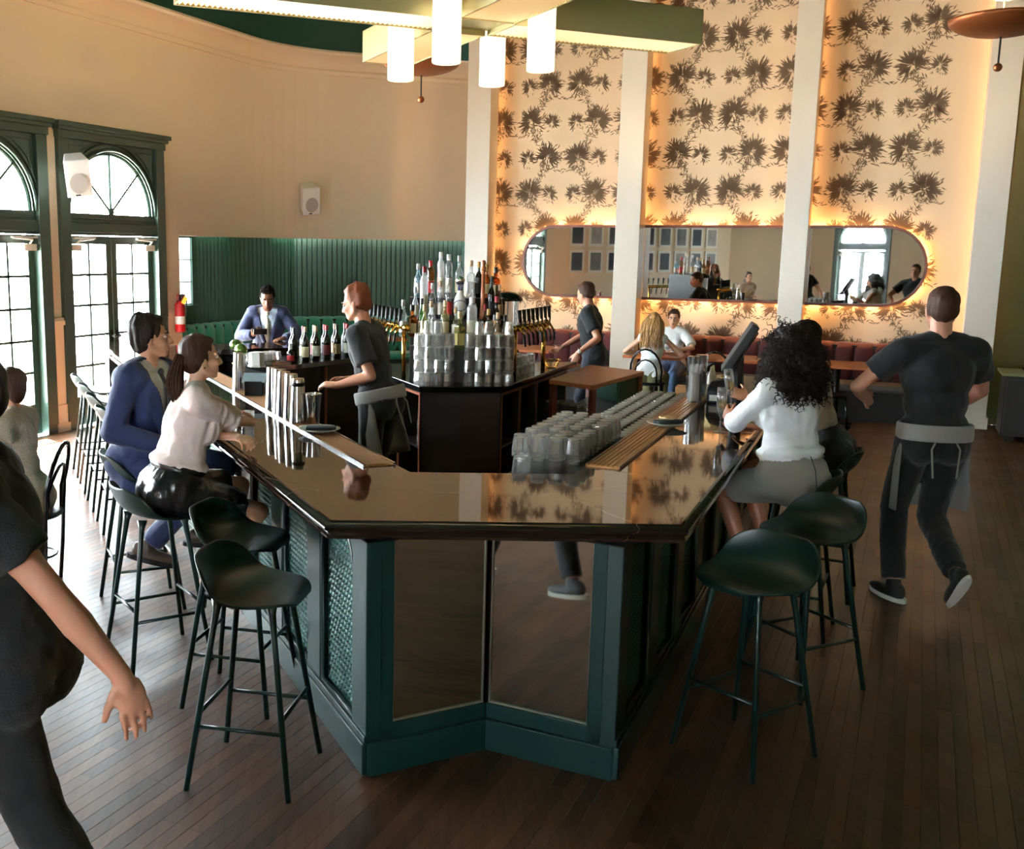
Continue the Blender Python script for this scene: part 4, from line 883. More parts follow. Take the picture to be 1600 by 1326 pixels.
steps.append((8.80, 8.91, 0.30))
for x, st, h, r, sh, gm, cm, lm, lb in spirits:
    y0, y1, z = steps[st]; bottle(x, (y0 + y1) / 2, ZI + z + 0.001, h, r, sh, gm, cm, lm, lb, G_)
# decanter with silver ball stopper and blue ornament
t = thing('decanter', 'white painted decanter with silver ball stopper and blue crown collar', 'bottle', (0.455, 9.24, ZI + 0.501), 0, G_)
MB().lathe([(0, 0), (.035, 0), (.055, .06), (.062, .12), (.045, .19), (.02, .24), (.016, .27), (0, .27)], 18).build('body', mat('porcelain_white', srgb(236, 234, 228), 0.25), t, smooth=True)
mb = MB()
for i in range(6): a = i * PI / 3; mb.add([(0.018 * math.cos(a - .4), 0.018 * math.sin(a - .4), .25), (0.018 * math.cos(a + .4), 0.018 * math.sin(a + .4), .25), (0.034 * math.cos(a), 0.034 * math.sin(a), .315)], [(0, 1, 2)])
mb.build('blue_collar', CAPM['navy'], t, solid=0.004, fix=False); MB().ell((0, 0, .335), (.042, .042, .042)).build('ball_stopper', 'steel', t, smooth=True)
mb = MB(); mb.tube([(0.058 * math.sin(a), -0.056, .12 + .045 * math.cos(a)) for a in (i * 2 * PI / 20 for i in range(20))], 0.003, 5, closed=True); mb.build('blue_ring', CAPM['navy'], t)
t = thing('pepper_mill', 'tall turned wooden pepper mill among the spirit bottles', 'pepper mill', (0.655, 9.22, ZI + 0.501))
MB().lathe([(0, 0), (.03, 0), (.028, .05), (.02, .12), (.018, .3), (.016, .40), (.022, .41), (.022, .425), (0, .425)], 14).build('body', 'wood', t, smooth=True)
MB().lathe([(0, .425), (.02, .425), (.024, .45), (.014, .47), (.02, .49), (.016, .51), (0, .515)], 14).build('knob', 'wood', t, smooth=True)
# ---- beer tap rails
def taps(label, a, u, L, ns):
    t = thing('beer_taps', label, 'taps', (a.x, a.y, ZI), math.atan2(u.y, u.x)); zz = 0.44
    mb = MB(); mb.tube([(0, 0, zz), (L, 0, zz)], 0.028, 12); mb.ell((0, 0, zz), (.034, .034, .034)); mb.ell((L, 0, zz), (.034, .034, .034)); mb.build('pipe', 'gold', t, smooth=True)
    for x in (0.06, L - 0.06): MB().tube([(x, 0, 0), (x, 0, zz)], 0.02, 10).build('column', 'gold', t, smooth=True)
    sg = ns
    for i in range(8):
        x = 0.05 + (L - 0.1) * i / 7
        tp = MB().tube([(x, 0, zz), (x, sg * 0.05, zz), (x, sg * 0.07, zz - 0.03), (x, sg * 0.085, zz - 0.05)], [0.012, 0.012, 0.011, 0.009], 8).build('faucet', 'gold', t, smooth=True)
        MB().tube([(x, sg * 0.05, zz + 0.01), (x, sg * 0.052, zz + 0.05), (x, sg * 0.045, zz + 0.06), (x, sg * 0.035, zz + 0.16)], [0.006, 0.008, 0.014, 0.019], 8).build('handle', 'blackp', tp, smooth=True)
        MB().tube([(x, sg * 0.085, zz - 0.05), (x, sg * 0.10, zz - 0.15)], [0.012, 0.009], 8).build('spout', 'blackp', tp, smooth=True)
taps('brass beer tap rail with black handles on the charcoal side of the island', I0 + uiL * 0.46 + niL * 0.03, uiL, 0.9, 1)
taps('brass beer tap rail with black handles on the brown side of the island', I1 + uiR * 0.42 + niR * 0.05, uiR, 0.95, -1)
t = thing('drink_dispenser', 'clear drink dispenser with a black domed lid on the island', 'dispenser', (0.92, 9.80, ZI))
MB().lathe([(0, 0), (.10, 0), (.10, .25), (.11, .26), (.11, .64), (0, .64)], 20).build('tank', 'glass', t, auto=40); MB().lathe([(.145, .64), (.15, .65), (.13, .69), (.08, .715), (0, .725)], 24).build('lid', 'blackgl', t, smooth=True)
mb = MB(); [mb.tube([(0.09 * math.cos(a), .09 * math.sin(a), 0), (.09 * math.cos(a), .09 * math.sin(a), .64)], .006, 6) for a in (.5, 2.6, 4.7)]; mb.build('frame_rod', 'steel', t)
t = thing('wire_bowl', 'small gold wire bowl at the island corner near the wooden service station', 'bowl', (1.38, 9.98, ZI)); mb = MB()
for i in range(14): a = i * PI / 7; mb.tube([(.03 * math.cos(a), .03 * math.sin(a), .004), (.06 * math.cos(a), .06 * math.sin(a), .02), (.085 * math.cos(a), .085 * math.sin(a), .075)], .003, 4)
mb.tube([(.085 * math.cos(a), .085 * math.sin(a), .075) for a in (i * PI / 10 for i in range(20))], .005, 5, closed=True); mb.build('wire', 'gold', t); MB().lathe([(0, 0.002), (.04, .002), (.05, .01), (0, .012)], 14).build('base', 'gold', t)
# ---- far inner counter with wine
WP = [Vector(p) for p in ((-1.30, 9.69), (-0.35, 10.9), (-0.85, 11.25), (-1.9, 10.72), (-1.62, 10.15))]
wc = thing('wine_counter', 'dark counter with a stainless edge carrying the wine bottles', 'counter', (*WP[0], 0)); wl = lambda p: tuple(Vector(p) - WP[0])
mb = MB(); mb.prism([wl(p) for p in WP], ZI - 0.04, ZI); mb.build('worktop', 'blackgl', wc); mb = MB(); ins_ = sum(WP, Vector((0, 0))) / 5
mb.prism([wl(p + (ins_ - p) * 0.06) for p in WP], 0, ZI - 0.04); mb.build('carcass', 'black', wc)
mb = MB(); mb.sweep([wl(p) for p in (WP[4], WP[0], WP[1])], [(0.0, ZI - .045), (0.0, ZI), (-.012, ZI), (-.012, ZI - .045), (0, ZI - .045)]); mb.build('steel_edge', 'steel', wc)
mb = MB(); p = WP[0] + (WP[1] - WP[0]) * 0.52; mb.box((*(wl(p)), 0.5), (0.02, 0.02, 0.78), math.radians(52)); mb.build('copper_edge', 'copper', wc)
wine = [('dark', 'black', None, 'dark wine bottle with black capsule next to the man in the grey tie'), ('dark', 'black', 'cream', 'dark wine bottle with black capsule and cream label'), ('dark', 'cork', 'cream', 'corked dark wine bottle with a large cream label'), ('ygreen', 'red', 'cream', 'yellow-green wine bottle with red capsule'), ('dark', 'cork', 'white', 'corked dark wine bottle beside the yellow-green one'), ('winered', 'cork', 'maroon', 'corked red-wine bottle with maroon label'), ('winered', 'red', 'maroon', 'red-capsuled wine bottle with maroon label'), ('winered', 'red', 'black', 'red-capsuled wine bottle with black label'), ('dark', 'black', 'tan', 'dark wine bottle with black capsule and tan label'), ('dark', 'cork', 'tan', 'corked dark wine bottle with tan label'), ('winered', 'red', 'white', 'red-capsuled wine bottle with white label'), ('dark', 'red', 'black', 'dark bottle with red capsule and black label near the bartender')]
dW = (WP[1] - WP[0]).normalized(); nW = Vector((-dW.y, dW.x))
for i, (gm, cm, lm, lb) in enumerate(wine):
    p = WP[0] + dW * (0.52 + 0.078 * i) + nW * (0.16 + (0.1 if i % 2 else 0.0)); bottle(p.x, p.y, ZI + .001, .315, .038, 'wine', gm, cm, lm, lb, 'wine bottles on the far counter')
p = WP[0] + dW * 0.43 + nW * 0.12; bottle(p.x, p.y, ZI + .001, .17, .036, 'std', 'winered', 'silver', 'red', 'short bright red bottle with pourer beside the wine', 'wine bottles on the far counter')
def on(s, o): q = WP[0] + dW * s + nW * o; return q.x, q.y
t = thing('napkin_box', 'white faceted napkin box on the dark wine counter', 'box', (*on(-0.02, 0.12), ZI)); MB().lathe([(0, 0), (.085, 0), (.085, .012), (.075, .02), (.072, .135), (0, .135)], 6).build('body', 'white', t); MB().lathe([(0, .135), (.05, .135), (.05, .139), (0, .139)], 6).build('lid', 'paper', t)
for k, (s_, o2, h) in enumerate(((-.14, 0.20, .18), (0.0, .42, .2))):
    t = thing('globe_lamp', 'small brass-footed lamp with green-gold glass globe %s' % ('nearer the striped-tie man' if k == 0 else 'just behind the white napkin box'), 'lamp', (*on(s_, o2), ZI))
    MB().lathe([(0, 0), (.04, 0), (.04, .01), (.015, .02), (.012, .1), (.03, .11), (0, .115)], 14).build('foot', 'gold', t, smooth=True); MB().ell((0, 0, h - .02), (.062, .062, .058)).build('globe', mat('green_gold_glass', srgb(110, 140, 70), 0.12, 0.7), t, smooth=True)
t = thing('serving_tray', 'steel tray with gold garnish boxes on the wine counter', 'tray', (*on(0.22, 0.10), ZI), math.atan2(dW.y, dW.x)); mb = MB(); mb.bx(-.13, .13, -.07, .07, 0, .008); [mb.bx(x0, x1, y0, y1, 0, .035) for x0, x1, y0, y1 in ((-.13, .13, -.07, -.065), (-.13, .13, .065, .07), (-.13, -.125, -.07, .07), (.125, .13, -.07, .07))]; mb.build('pan', 'steel', t); MB().bx(-.02, .1, -.05, .03, .008, .03).build('garnish_box', 'gold', t)
for i in range(6):
    for j in range(2):
        glass_at(TC, *on(0.02 + .075 * i, 0.26 + .08 * j), ZI + .001, 'tumbler in the two rows behind the serving tray', 'tumblers behind the serving tray')
glass_at(tumbler_mesh(.2, .036, .036), *on(0.12, 0.50), ZI + .001, 'tall straight glass in front of the man in the grey tie', None)
# ---- things on the left run of the bar: shakers, plate, glass
M['tinband'] = M['blackp']
def shaker(x, y, label, h=.27, up=True, band=False):
    t = thing('cocktail_shaker', label, 'shaker', (x, y, ZT + .013), 0, 'steel shakers on the drip rail')
    pr = [(0, 0), (.052, 0), (.052, .004), (.038, h - .01), (.036, h), (0, h - .004)] if up else [(0, 0), (.036, 0), (.037, .004), (.051, h), (.049, h), (.034, .01), (0, .01)]
    MB().lathe(pr, 20).build('tin', 'steel', t, auto=40)
    if band: MB().lathe([(.0385, h - .045), (.0405, h - .045), (.0385, h - .02), (.0375, h - .02)], 20).build('band', 'blackp', t, smooth=True)
    else: MB().lathe([(.0368, h - .006), (.0372, h - .003), (.0366, h)], 20).build('rolled_rim', 'steel', t, smooth=True) if up else MB().lathe([(.051, h - .004), (.053, h - .002), (.051, h)], 20).build('rolled_rim', 'steel', t, smooth=True)
def lrail(s, o=0.078): p = aL_ + uL * s + nL * o; return p.x, p.y
shaker(*lrail(2.78, .05), 'upturned steel shaker standing alone near the napkin box end of the rail')
for k, s_ in enumerate((1.83, 1.70, 1.57, 1.45)): shaker(*lrail(s_, .045 + .012 * (k % 2)), 'upturned plain steel shaker in the row of four beside the black-banded one')
shaker(*lrail(1.30, .055), 'upturned steel shaker with a black band, at the row end by the open tin', .26, True, True)
shaker(*lrail(1.24, .13), 'open upright steel mixing tin beside the black-banded shaker', .175, False)
def plateset(x, y, rz, lp, ln, cork):
    t = thing('plate', lp, 'plate', (x, y, ZT + .0135)); MB().lathe([(0, 0), (.07, 0), (.075, .004), (.118, .016), (.12, .018), (.116, .02), (.072, .009), (0, .008)], 28).build('dish', 'plate', t, smooth=True); MB().lathe([(.06, -.0005), (.062, -.0005), (.062, .002), (.06, .002)], 20).build('foot_ring', 'plate', t)
    t = thing('folded_napkin', ln, 'napkin', (x + .01, y, ZT + .023), rz); mb = MB(); mb.bx(-.085, .085, -.035, .035, 0, .009); mb.build('lower_fold', 'napkin', t, bevel=.004); mb = MB(); mb.bx(-.083, .085, -.033, .034, .0095, .019); mb.build('upper_fold', 'napkin', t, bevel=.004)
px_, py_ = lrail(0.95, .075); plateset(px_, py_, 0.0, 'grey ceramic plate on the drip rail near the open steel tin', 'dark folded napkin on the plate near the open steel tin', 0)
t = thing('coaster', 'round pale coaster under the rim of the plate by the open steel tin', 'coaster', (*lrail(1.10, .05), ZT + .0135)); MB().lathe([(0, 0), (.05, 0), (.05, .004), (0, .004)], 20).build('disc', 'paper', t); MB().lathe([(.03, .004), (.032, .0045), (.034, .004)], 20).build('ring', 'plate', t)
t = thing('water_glass', 'short glass of water by the hand of the woman in the pink blouse', 'glass', (-0.93, 6.05, ZT + .001)); MB().lathe([(0, .008), (.032, .008), (.038, .09), (.041, .09), (.035, 0), (0, 0)], 18).build('body', 'glass', t, auto=40); MB().lathe([(0, .009), (.0325, .009), (.035, .05), (0, .05)], 18).build('water', BM['clear'], t, auto=40)
# menu card holder in the well beyond the first shaker
t = thing('menu_card', 'small tilted blue and white menu card on a black stand by the lone shaker', 'card', (*lrail(2.50, .09), ZT + .013)); mb = MB(); mb.box((0, 0, .05), (.12, .10, .1)); mb.build('stand', 'blackp', t); mb = MB(); mb.box((0, 0, .12), (.16, .11, .006), M4=Matrix.Rotation(.5, 3, 'X')); mb.build('card_sheet', mat('blue_white_card', srgb(180, 200, 214), 0.5, nscale=14, namt=.3), t)
# ---- things on the right run
def rrail(s, o=0.078): p = aR_ + uR * s + nR * o; return p.x, p.y
px_, py_ = rrail(1.36, .03); plateset(px_, py_, 0.25, 'grey ceramic plate on the slatted rail by the short tumblers', 'dark folded napkin on the plate by the short tumblers', 1)
t = thing('coaster', 'pale wooden coaster leaning on the napkin by the short tumblers', 'coaster', (px_ + .02, py_ + .06, ZT + .043)); MB().lathe([(0, 0), (.05, 0), (.054, .006), (.05, .012), (0, .012)], 20).build('disc', mat('pale_wood', srgb(214, 178, 132), .6), t); MB().lathe([(.036, .012), (.038, .013), (.04, .012)], 20).build('rim_line', 'wood', t)
t = thing('milk_carafe', 'tall glass carafe of white milk on the slatted rail', 'carafe', (*rrail(2.45, .05), ZT + .013)); MB().lathe([(0, 0), (.045, 0), (.048, .005), (.045, .20), (.046, .26), (.043, .26), (.042, .01), (0, .01)], 18).build('glass_body', 'glass', t, auto=40); MB().lathe([(0, .011), (.0415, .011), (.0415, .2), (0, .2)], 18).build('milk', 'paper', t, auto=40)
for k, (s_, o2) in enumerate(((2.62, .10), (2.76, .06))):
    t = thing('steel_cup_stack', 'stacked pair of steel cups %s' % ('directly beside the milk carafe' if k == 0 else 'on the guests\' side behind the milk carafe'), 'cups', (*rrail(s_, o2), ZT + .013)); MB().lathe([(0, 0), (.036, 0), (.044, .16), (.041, .16), (0, .15)], 18).build('lower_cup', 'steel', t, auto=40); MB().lathe([(0, .15), (.037, .15), (.045, .30), (.042, .30), (0, .29)], 18).build('upper_cup', 'steel', t, auto=40)
t = thing('wood_block', 'small pale wooden block at the end of the tumbler rows', 'block', (*rp_(3.5, .1), .91), -.4); MB().bx(-.06, .06, -.05, .05, 0, .12).build('block_body', mat('block_wood', srgb(196, 140, 84), .5, nscale=6, namt=.15), t, bevel=.004); MB().bx(-.058, .058, -.048, .048, .12, .126).build('lid', 'wood', t)
# point-of-sale terminal and printer
t = thing('sales_terminal', 'black tilted touchscreen till seen edge-on beside the champagne glasses', 'till', (2.17, 6.90, ZT), math.radians(-16))
Ms = Matrix.Rotation(math.radians(-28), 3, 'Y') 
mb = MB(); mb.box((0.02, 0, .42), (.05, .34, .36), M4=Matrix.Rotation(math.radians(30), 3, 'Y')); mb.build('screen_housing', 'blackp', t, bevel=.008)
mb = MB(); mb.box((0.05, 0, .40), (.004, .30, .30), M4=Matrix.Rotation(math.radians(30), 3, 'Y')); mb.build('screen_glass', 'blackgl', t)
mb = MB(); mb.tube([(0.02, 0, .02), (.02, 0, .18), (0.01, 0, .38)], .04, 8); mb.build('neck', 'blackp', t); mb = MB(); mb.box((.02, 0, .012), (.24, .26, .024)); mb.build('foot', 'blackp', t, bevel=.006)
t = thing('receipt_printer', 'black receipt printer with pale label strip on the bar beside the steel cups', 'printer', (2.235, 7.32, ZT), math.radians(-24)); mb = MB(); mb.prism([(-.10, -.14), (.12, -.14), (.12, .12), (-.10, .12)], 0, .10); mb.build('lower_case', 'blackp', t, bevel=.01)
mb = MB(); mb.add([(-.10, -.14, .10), (.12, -.14, .10), (.12, .12, .10), (-.10, .12, .10), (-.08, -.10, .15), (.11, -.10, .19), (.11, .11, .19), (-.08, .11, .15)], [(0, 1, 5, 4), (1, 2, 6, 5), (2, 3, 7, 6), (3, 0, 4, 7), (4, 5, 6, 7)]); mb.build('cover', 'blackp', t, bevel=.01); MB().bx(-.08, -.01, -.1425, -.14, .02, .06).build('label_strip', 'paper', t); MB().bx(-.03, .07, -.05, .07, .17, .178).build('paper_roll', mat('kraft', srgb(190, 150, 100), .7), t)
t = thing('condiment_caddy', 'caddy of small white squeeze bottles beside the till', 'caddy', (2.275, 7.88, ZT + .013), math.radians(66)); MB().bx(-.10, .10, -.06, .06, 0, .05).build('tray', 'steel', t)
for x, y in ((-.06, -.03), (0, -.03), (.06, -.03), (-.03, .03), (.03, .03)): MB().lathe([(0, .01), (.024, .01), (.026, .10), (.012, .14), (.006, .18), (0, .18)], 12, (x, y, 0)).build('squeeze_bottle', 'white', t, smooth=True)
t = thing('straw_cup', 'black cup of wooden stirrers behind the till screen', 'cup', (2.47, 7.12, ZT)); MB().lathe([(0, 0), (.04, 0), (.045, .14), (.042, .14), (0, .02)], 14).build('cup_body', 'blackp', t, auto=40)
for i in range(9): a = i * .7; MB().tube([(.015 * math.cos(a), .015 * math.sin(a), .02), (.045 * math.cos(a), .045 * math.sin(a), .27)], .004, 4).build('stirrer', mat('stirrer_wood', srgb(206, 160, 100), .6) if i == 0 else bpy.data.materials['stirrer_wood'], t)
# ================================================================ tables, chairs, wall fittings
def table(x, y, rz, label, w=.72, d=.72, h=.76, group=None):
    t = thing('dining_table', label, 'table', (x, y, 0), rz, group); MB().bx(-w / 2, w / 2, -d / 2, d / 2, h - .035, h).build('tabletop', 'wood', t, bevel=.006)
    MB().tube([(0, 0, .03), (0, 0, h - .035)], .035, 10).build('column', 'blackp', t, smooth=True); mb = MB(); [mb.box((0, 0, .015), (.5, .06, .03), a) for a in (.78, -.78)]; mb.build('foot', 'blackp', t); return t
aB = math.atan2(DB.y, DB.x)
p = BW(-3.45, -1.12); table(p.x, p.y, aB, 'wooden table where the blonde woman and her friend sit')
p = BW(-5.15, -1.1); table(p.x, p.y, aB, 'wooden table behind the bartender with the wristwatch')
p = BW(-2.55, -1.0); table(p.x, p.y, aB, 'empty wooden table before the red banquette beyond the till')
p = BW(-1.3, -1.05); table(p.x, p.y, aB, 'wooden table with a wine glass before the red banquette')
t = thing('wine_glass', 'empty wine glass on the wooden table behind the curly-haired woman', 'glass', (*(p + DB * -.22), .761)); MB().lathe([(0, 0), (.035, 0), (.034, .003), (.004, .008), (.004, .09), (.02, .10), (.038, .14), (.036, .19), (.032, .22), (.030, .22), (.034, .15), (0, .105)], 16).build('bowl', 'glass', t, smooth=True); MB().lathe([(0, .0), (.036, .0), (.036, .003), (0, .004)], 16).build('foot', 'glass', t)
p = L1(3.1, -0.62); table(p.x, p.y, angL1, 'wooden table before the teal banquette under the alcove window', .62, .62)
p = cornerC - D2 * 1.6 + Vector((D2.y, -D2.x)) * .55; table(p.x, p.y, math.atan2(D2.y, D2.x), 'wooden table before the teal banquette behind the wine bottles', .62, .62)
def make_chair():
    t = thing('bentwood_chair', 'x', 'chair')
    MB().lathe([(0, .44), (.19, .44), (.205, .452), (.205, .465), (.19, .472), (0, .466)], 24).build('seat', 'blackp', t, smooth=True)
    def hoop(w, h, y): return [(w * math.sin(a) if abs(a) < 2 else 0, y - .05 * (math.cos(a) + 1) / 2, .46 + h * (.5 + .5 * math.cos(a))) for a in []]
    pts = [(-.165, -.13, .0), (-.175, -.15, .25), (-.18, -.16, .46)] + [(-.19 * math.cos(PI * i / 10), -.17 - .07 * math.sin(PI * i / 10), .62 + .27 * math.sin(PI * i / 10)) for i in range(11)] + [(.18, -.16, .46), (.175, -.15, .25), (.165, -.13, .0)]
    MB().tube(pts, .013, 8).build('back_hoop', 'blackgl', t, smooth=True)
    pts = [(-.13, -.16, .46)] + [(-.13 * math.cos(PI * i / 8), -.165 - .05 * math.sin(PI * i / 8), .60 + .16 * math.sin(PI * i / 8)) for i in range(9)] + [(.13, -.16, .46)]
    MB().tube(pts, .010, 8).build('inner_hoop', 'blackgl', t, smooth=True)
    for sx in (-1, 1): MB().tube([(sx * .14, .13, .45), (sx * .17, .17, 0)], .014, 8).build('leg', 'blackgl', t, smooth=True)
    MB().tube([(.15 * math.cos(a), .15 * math.sin(a) - .01, .2) for a in (i * PI / 8 for i in range(16))], .008, 6, closed=True).build('ring_brace', 'blackgl', t, smooth=True)
    return t
ch0 = make_chair(); GC = 'black bentwood chairs'
def chair(x, y, face, label, first=False):
    o = ch0 if first else dup(ch0); o.location = (x, y, 0); o.rotation_euler = (0, 0, -math.radians(face)); tag(o, label, 'chair', GC)
nBd = -NB
p = BW(-3.42, -1.70); chair(p.x, p.y, 25, 'black bentwood chair under the blonde woman', True); CH_BLONDE = p
p = BW(-5.2, -1.72); chair(p.x, p.y, 25, 'black bentwood chair between the island and the banquette, behind the wristwatch bartender')
p = BW(-1.35, -1.75); chair(p.x, p.y, 60, 'empty black bentwood chair behind the curly-haired woman')
p = BW(-2.6, -1.6); chair(p.x, p.y, 30, 'empty black bentwood chair at the table beyond the till')
chair(-2.28, 6.15, -92, 'black bentwood chair under the woman in the beige lace dress')
# wooden service station behind the island
SP = [Vector(q) for q in ((1.62, 9.07), (2.32, 10.2), (1.88, 10.74), (1.29, 9.45))]; sl = lambda p: tuple(Vector(p) - SP[0])
st_ = thing('service_station', 'wooden topped service station with a shelf of glasses behind the island', 'station', (*SP[0], 0)); mb = MB(); mb.prism([sl(p) for p in SP], .86, .90); mb.build('tabletop', 'wood', st_, bevel=.005)
cen = sum(SP, Vector((0, 0))) / 4; q = [p + (cen - p) * .1 for p in SP]
for z0, z1 in ((.56, .58), (.1, .12)): mb = MB(); mb.prism([sl(p) for p in q], z0, z1); mb.build('shelf_board', 'black', st_)
for p in q: mb = MB(); mb.box((*sl(p), .43), (.05, .05, .86), .5); mb.build('post', 'redwood', st_)
mb = MB(); mb.prism([sl(p) for p in (q[1], q[2], q[2] + (cen - q[2]) * .05, q[1] + (cen - q[1]) * .05)], .02, .86); mb.build('back_panel', 'beadd', st_); mb = MB(); e_ = q[1] - q[0]; mb.prism([sl(p) for p in (q[0] + e_ * .55, q[1], q[1] + (cen - q[1]) * .05, q[0] + e_ * .55 + (cen - q[1]) * .05)], .02, .86); mb.build('side_panel', 'beadd', st_)
dd = (q[3] - q[0]).normalized(); ee = (q[1] - q[0]).normalized()
for i in range(6):
    for j in range(2): pp = q[0] + dd * (.08 + .09 * i) + ee * (.06 + .09 * j); glass_at(TC, pp.x, pp.y, .581, 'tumbler on the shelf under the wooden service station top', 'tumblers under the service station')
# black sideboard by the olive wall
t = thing('sideboard', 'low black sideboard against the olive wall', 'sideboard', (*BW(1.25, -.95), 0), aB); MB().bx(-.8, .8, -.3, .3, .06, .74).build('body', 'black', t, bevel=.004); MB().bx(-.84, .84, -.34, .32, .74, .77).build('top', 'olive', t)
for x0 in (-.78, -.25, .28): d_ = MB().bx(x0, x0 + .5, -.315, -.3, .1, .7).build('cupboard_door', 'black', t); MB().tube([(x0 + .2, -.33, .5), (x0 + .3, -.33, .5)], .008, 6).build('handle', 'steel', d_)
for sx in (-.7, .7): MB().bx(sx - .04, sx + .04, -.25, .25, 0, .06).build('foot', 'black', t)
t = thing('cable_coil', 'coil of black cable lying on the sideboard', 'cable', (*BW(0.75, -1.05), .77)); mb = MB(); [mb.tube([((.10 + .012 * k) * math.cos(a), (.07 + .01 * k) * math.sin(a), .012 + .012 * k + .01 * math.sin(3 * a + k)) for a in (i * PI / 12 for i in range(24))], .007, 5, closed=True) for k in range(4)]; mb.build('loops', 'rubber', t); MB().bx(-.04, .04, -.02, .02, .002, .03).build('plug', 'blackp', t)
# ceiling-corner loudspeakers
def speaker(p, z, yaw, label):
    t = thing('wall_speaker', label, 'speaker', (p.x, p.y, z)); R = Matrix.Rotation(yaw, 3, 'Z') @ Matrix.Rotation(math.radians(-22), 3, 'X') @ Matrix.Rotation(math.radians(8), 3, 'Y')
    f = [(-.13, .12), (.13, .12), (.09, -.13), (-.09, -.13)]; vs = []
    for z_ in (-.2, .2): vs += [R @ Vector((x, y, z_)) for x, y in f]
    MB().add(vs, [(3, 2, 1, 0), (4, 5, 6, 7)] + [(i, (i + 1) % 4, 4 + (i + 1) % 4, 4 + i) for i in range(4)]).build('cabinet', 'white', t, bevel=.012)
    g = MB(); rows_ = [[R @ Vector((r * math.cos(a) * .85, .122 + .008, -.05 + r * math.sin(a))) for a in (i * PI / 10 for i in range(21))] for r in (.0, .11)]; g.grid(rows_); g.build('grille', mat('grille_grey', srgb(176, 168, 158), .6), t)
    b_ = MB(); b_.box(R @ Vector((0.02, .122 + .006, -.175)), (.05, .004, .015), M4=R); b_.build('badge', 'blackp', t)
    MB().tube([R @ Vector((0, -.12, 0)), R @ Vector((0, -.2, .02))], .03, 8).build('bracket', 'alu', t)
p = L1(0.0, -0.34); speaker(p, 2.78, math.radians(205), 'white tilted loudspeaker on the pier between the two arched doors')
p = L1(4.45, -0.5); speaker(p, 2.74, math.radians(205), 'white tilted loudspeaker high in the curved corner above the alcove')
# fire extinguisher
t = thing('fire_extinguisher', 'red fire extinguisher with yellow tag hung on the pier by the alcove', 'extinguisher', (*L1(1.98, -.10), .98)); MB().lathe([(0, 0), (.06, 0), (.065, .02), (.065, .34), (.05, .38), (.025, .40), (0, .41)], 16).build('cylinder', 'redp', t, smooth=True); MB().lathe([(.0655, .10), (.0655, .20)], 16).build('instruction_label', 'paper', t); MB().tube([(0, 0, .4), (0, 0, .45), (.05, -.02, .47)], .015, 6).build('valve', 'blackp', t); MB().tube([(.03, 0, .44), (.09, -.02, .4), (.08, -.03, .2)], .01, 6).build('hose', 'rubber', t)
mb = MB(); mb.box((.07, -.05, .40), (.05, .004, .09), M4=Matrix.Rotation(.5, 3, 'Y')); mb.build('tag', 'yellow', t); MB().box((0, .07, .42), (.1, .05, .1)).build('bracket', 'redp', t)
# outside: pale terrace and railing beyond the glazed doors
tp_ = [L1(-9, .25), L1(9, .25), L1(9, 14), L1(-9, 14)]; M['terrace'] = mat('pale_terrace', srgb(214, 208, 198), .8, nscale=2, namt=.05); mb = MB(); mb.prism([tuple(p) for p in tp_], -.12, -.03); struct(mb.build('ground', 'terrace')); 
mb = MB(); mb.prism([(-12, -5.1), (9, -5.1), (9, -14), (-12, -14)], -.12, -.03); struct(mb.build('ground_rear', 'terrace'))
rl = thing('terrace_railing', 'white balustrade on the terrace outside the glazed doors', 'railing', (*L1(-3, 3.2), 0), angL1); mb = MB(); mb.bx(-6, 6, -.03, .03, .95, 1.02); mb.build('top_rail', 'white', rl); mb = MB(); mb.bx(-6, 6, -.025, .025, .12, .16); mb.build('bottom_rail', 'white', rl)
bal = MB().bx(-.012, .012, -.012, .012, .14, .96).mesh('baluster'); bal.materials.append(M['white'])
for i in range(80): o = bpy.data.objects.new('baluster', bal); COL.objects.link(o); o.parent = rl; o.location = (-5.95 + .15 * i, 0, 0)
for i in range(7): MB().bx(-6 + 2 * i - .05, -6 + 2 * i + .05, -.05, .05, -.03, 1.08).build('post', 'white', rl)
# framed photographs on the west and rear walls, seen in the long mirror
M['photo'] = [mat('print_%d' % i, srgb(*c), .85, nscale=5, namt=.6) for i, c in enumerate(((60, 62, 66), (110, 112, 114), (36, 40, 46), (160, 160, 158)))]
k = 0
for row in range(2):
    for col in range(9):
        t = thing('framed_print', ('%s framed monochrome print, %s row on the plain cream wall' % (['Dark', 'Mid-grey', 'Nearly black', 'Pale grey'][k % 4], ['lower', 'upper'][row])), 'picture', (-6.885, 4.3 - col * .78, 1.45 + row * .72), 0, 'framed prints on the cream wall')
        MB().bx(0, .02, -.3, .3, 0, .62).build('frame', 'white', t); MB().bx(.02, .024, -.22, .22, .07, .55).build('print', M['photo'][k % 4], t); k += 1 + (col == 4)
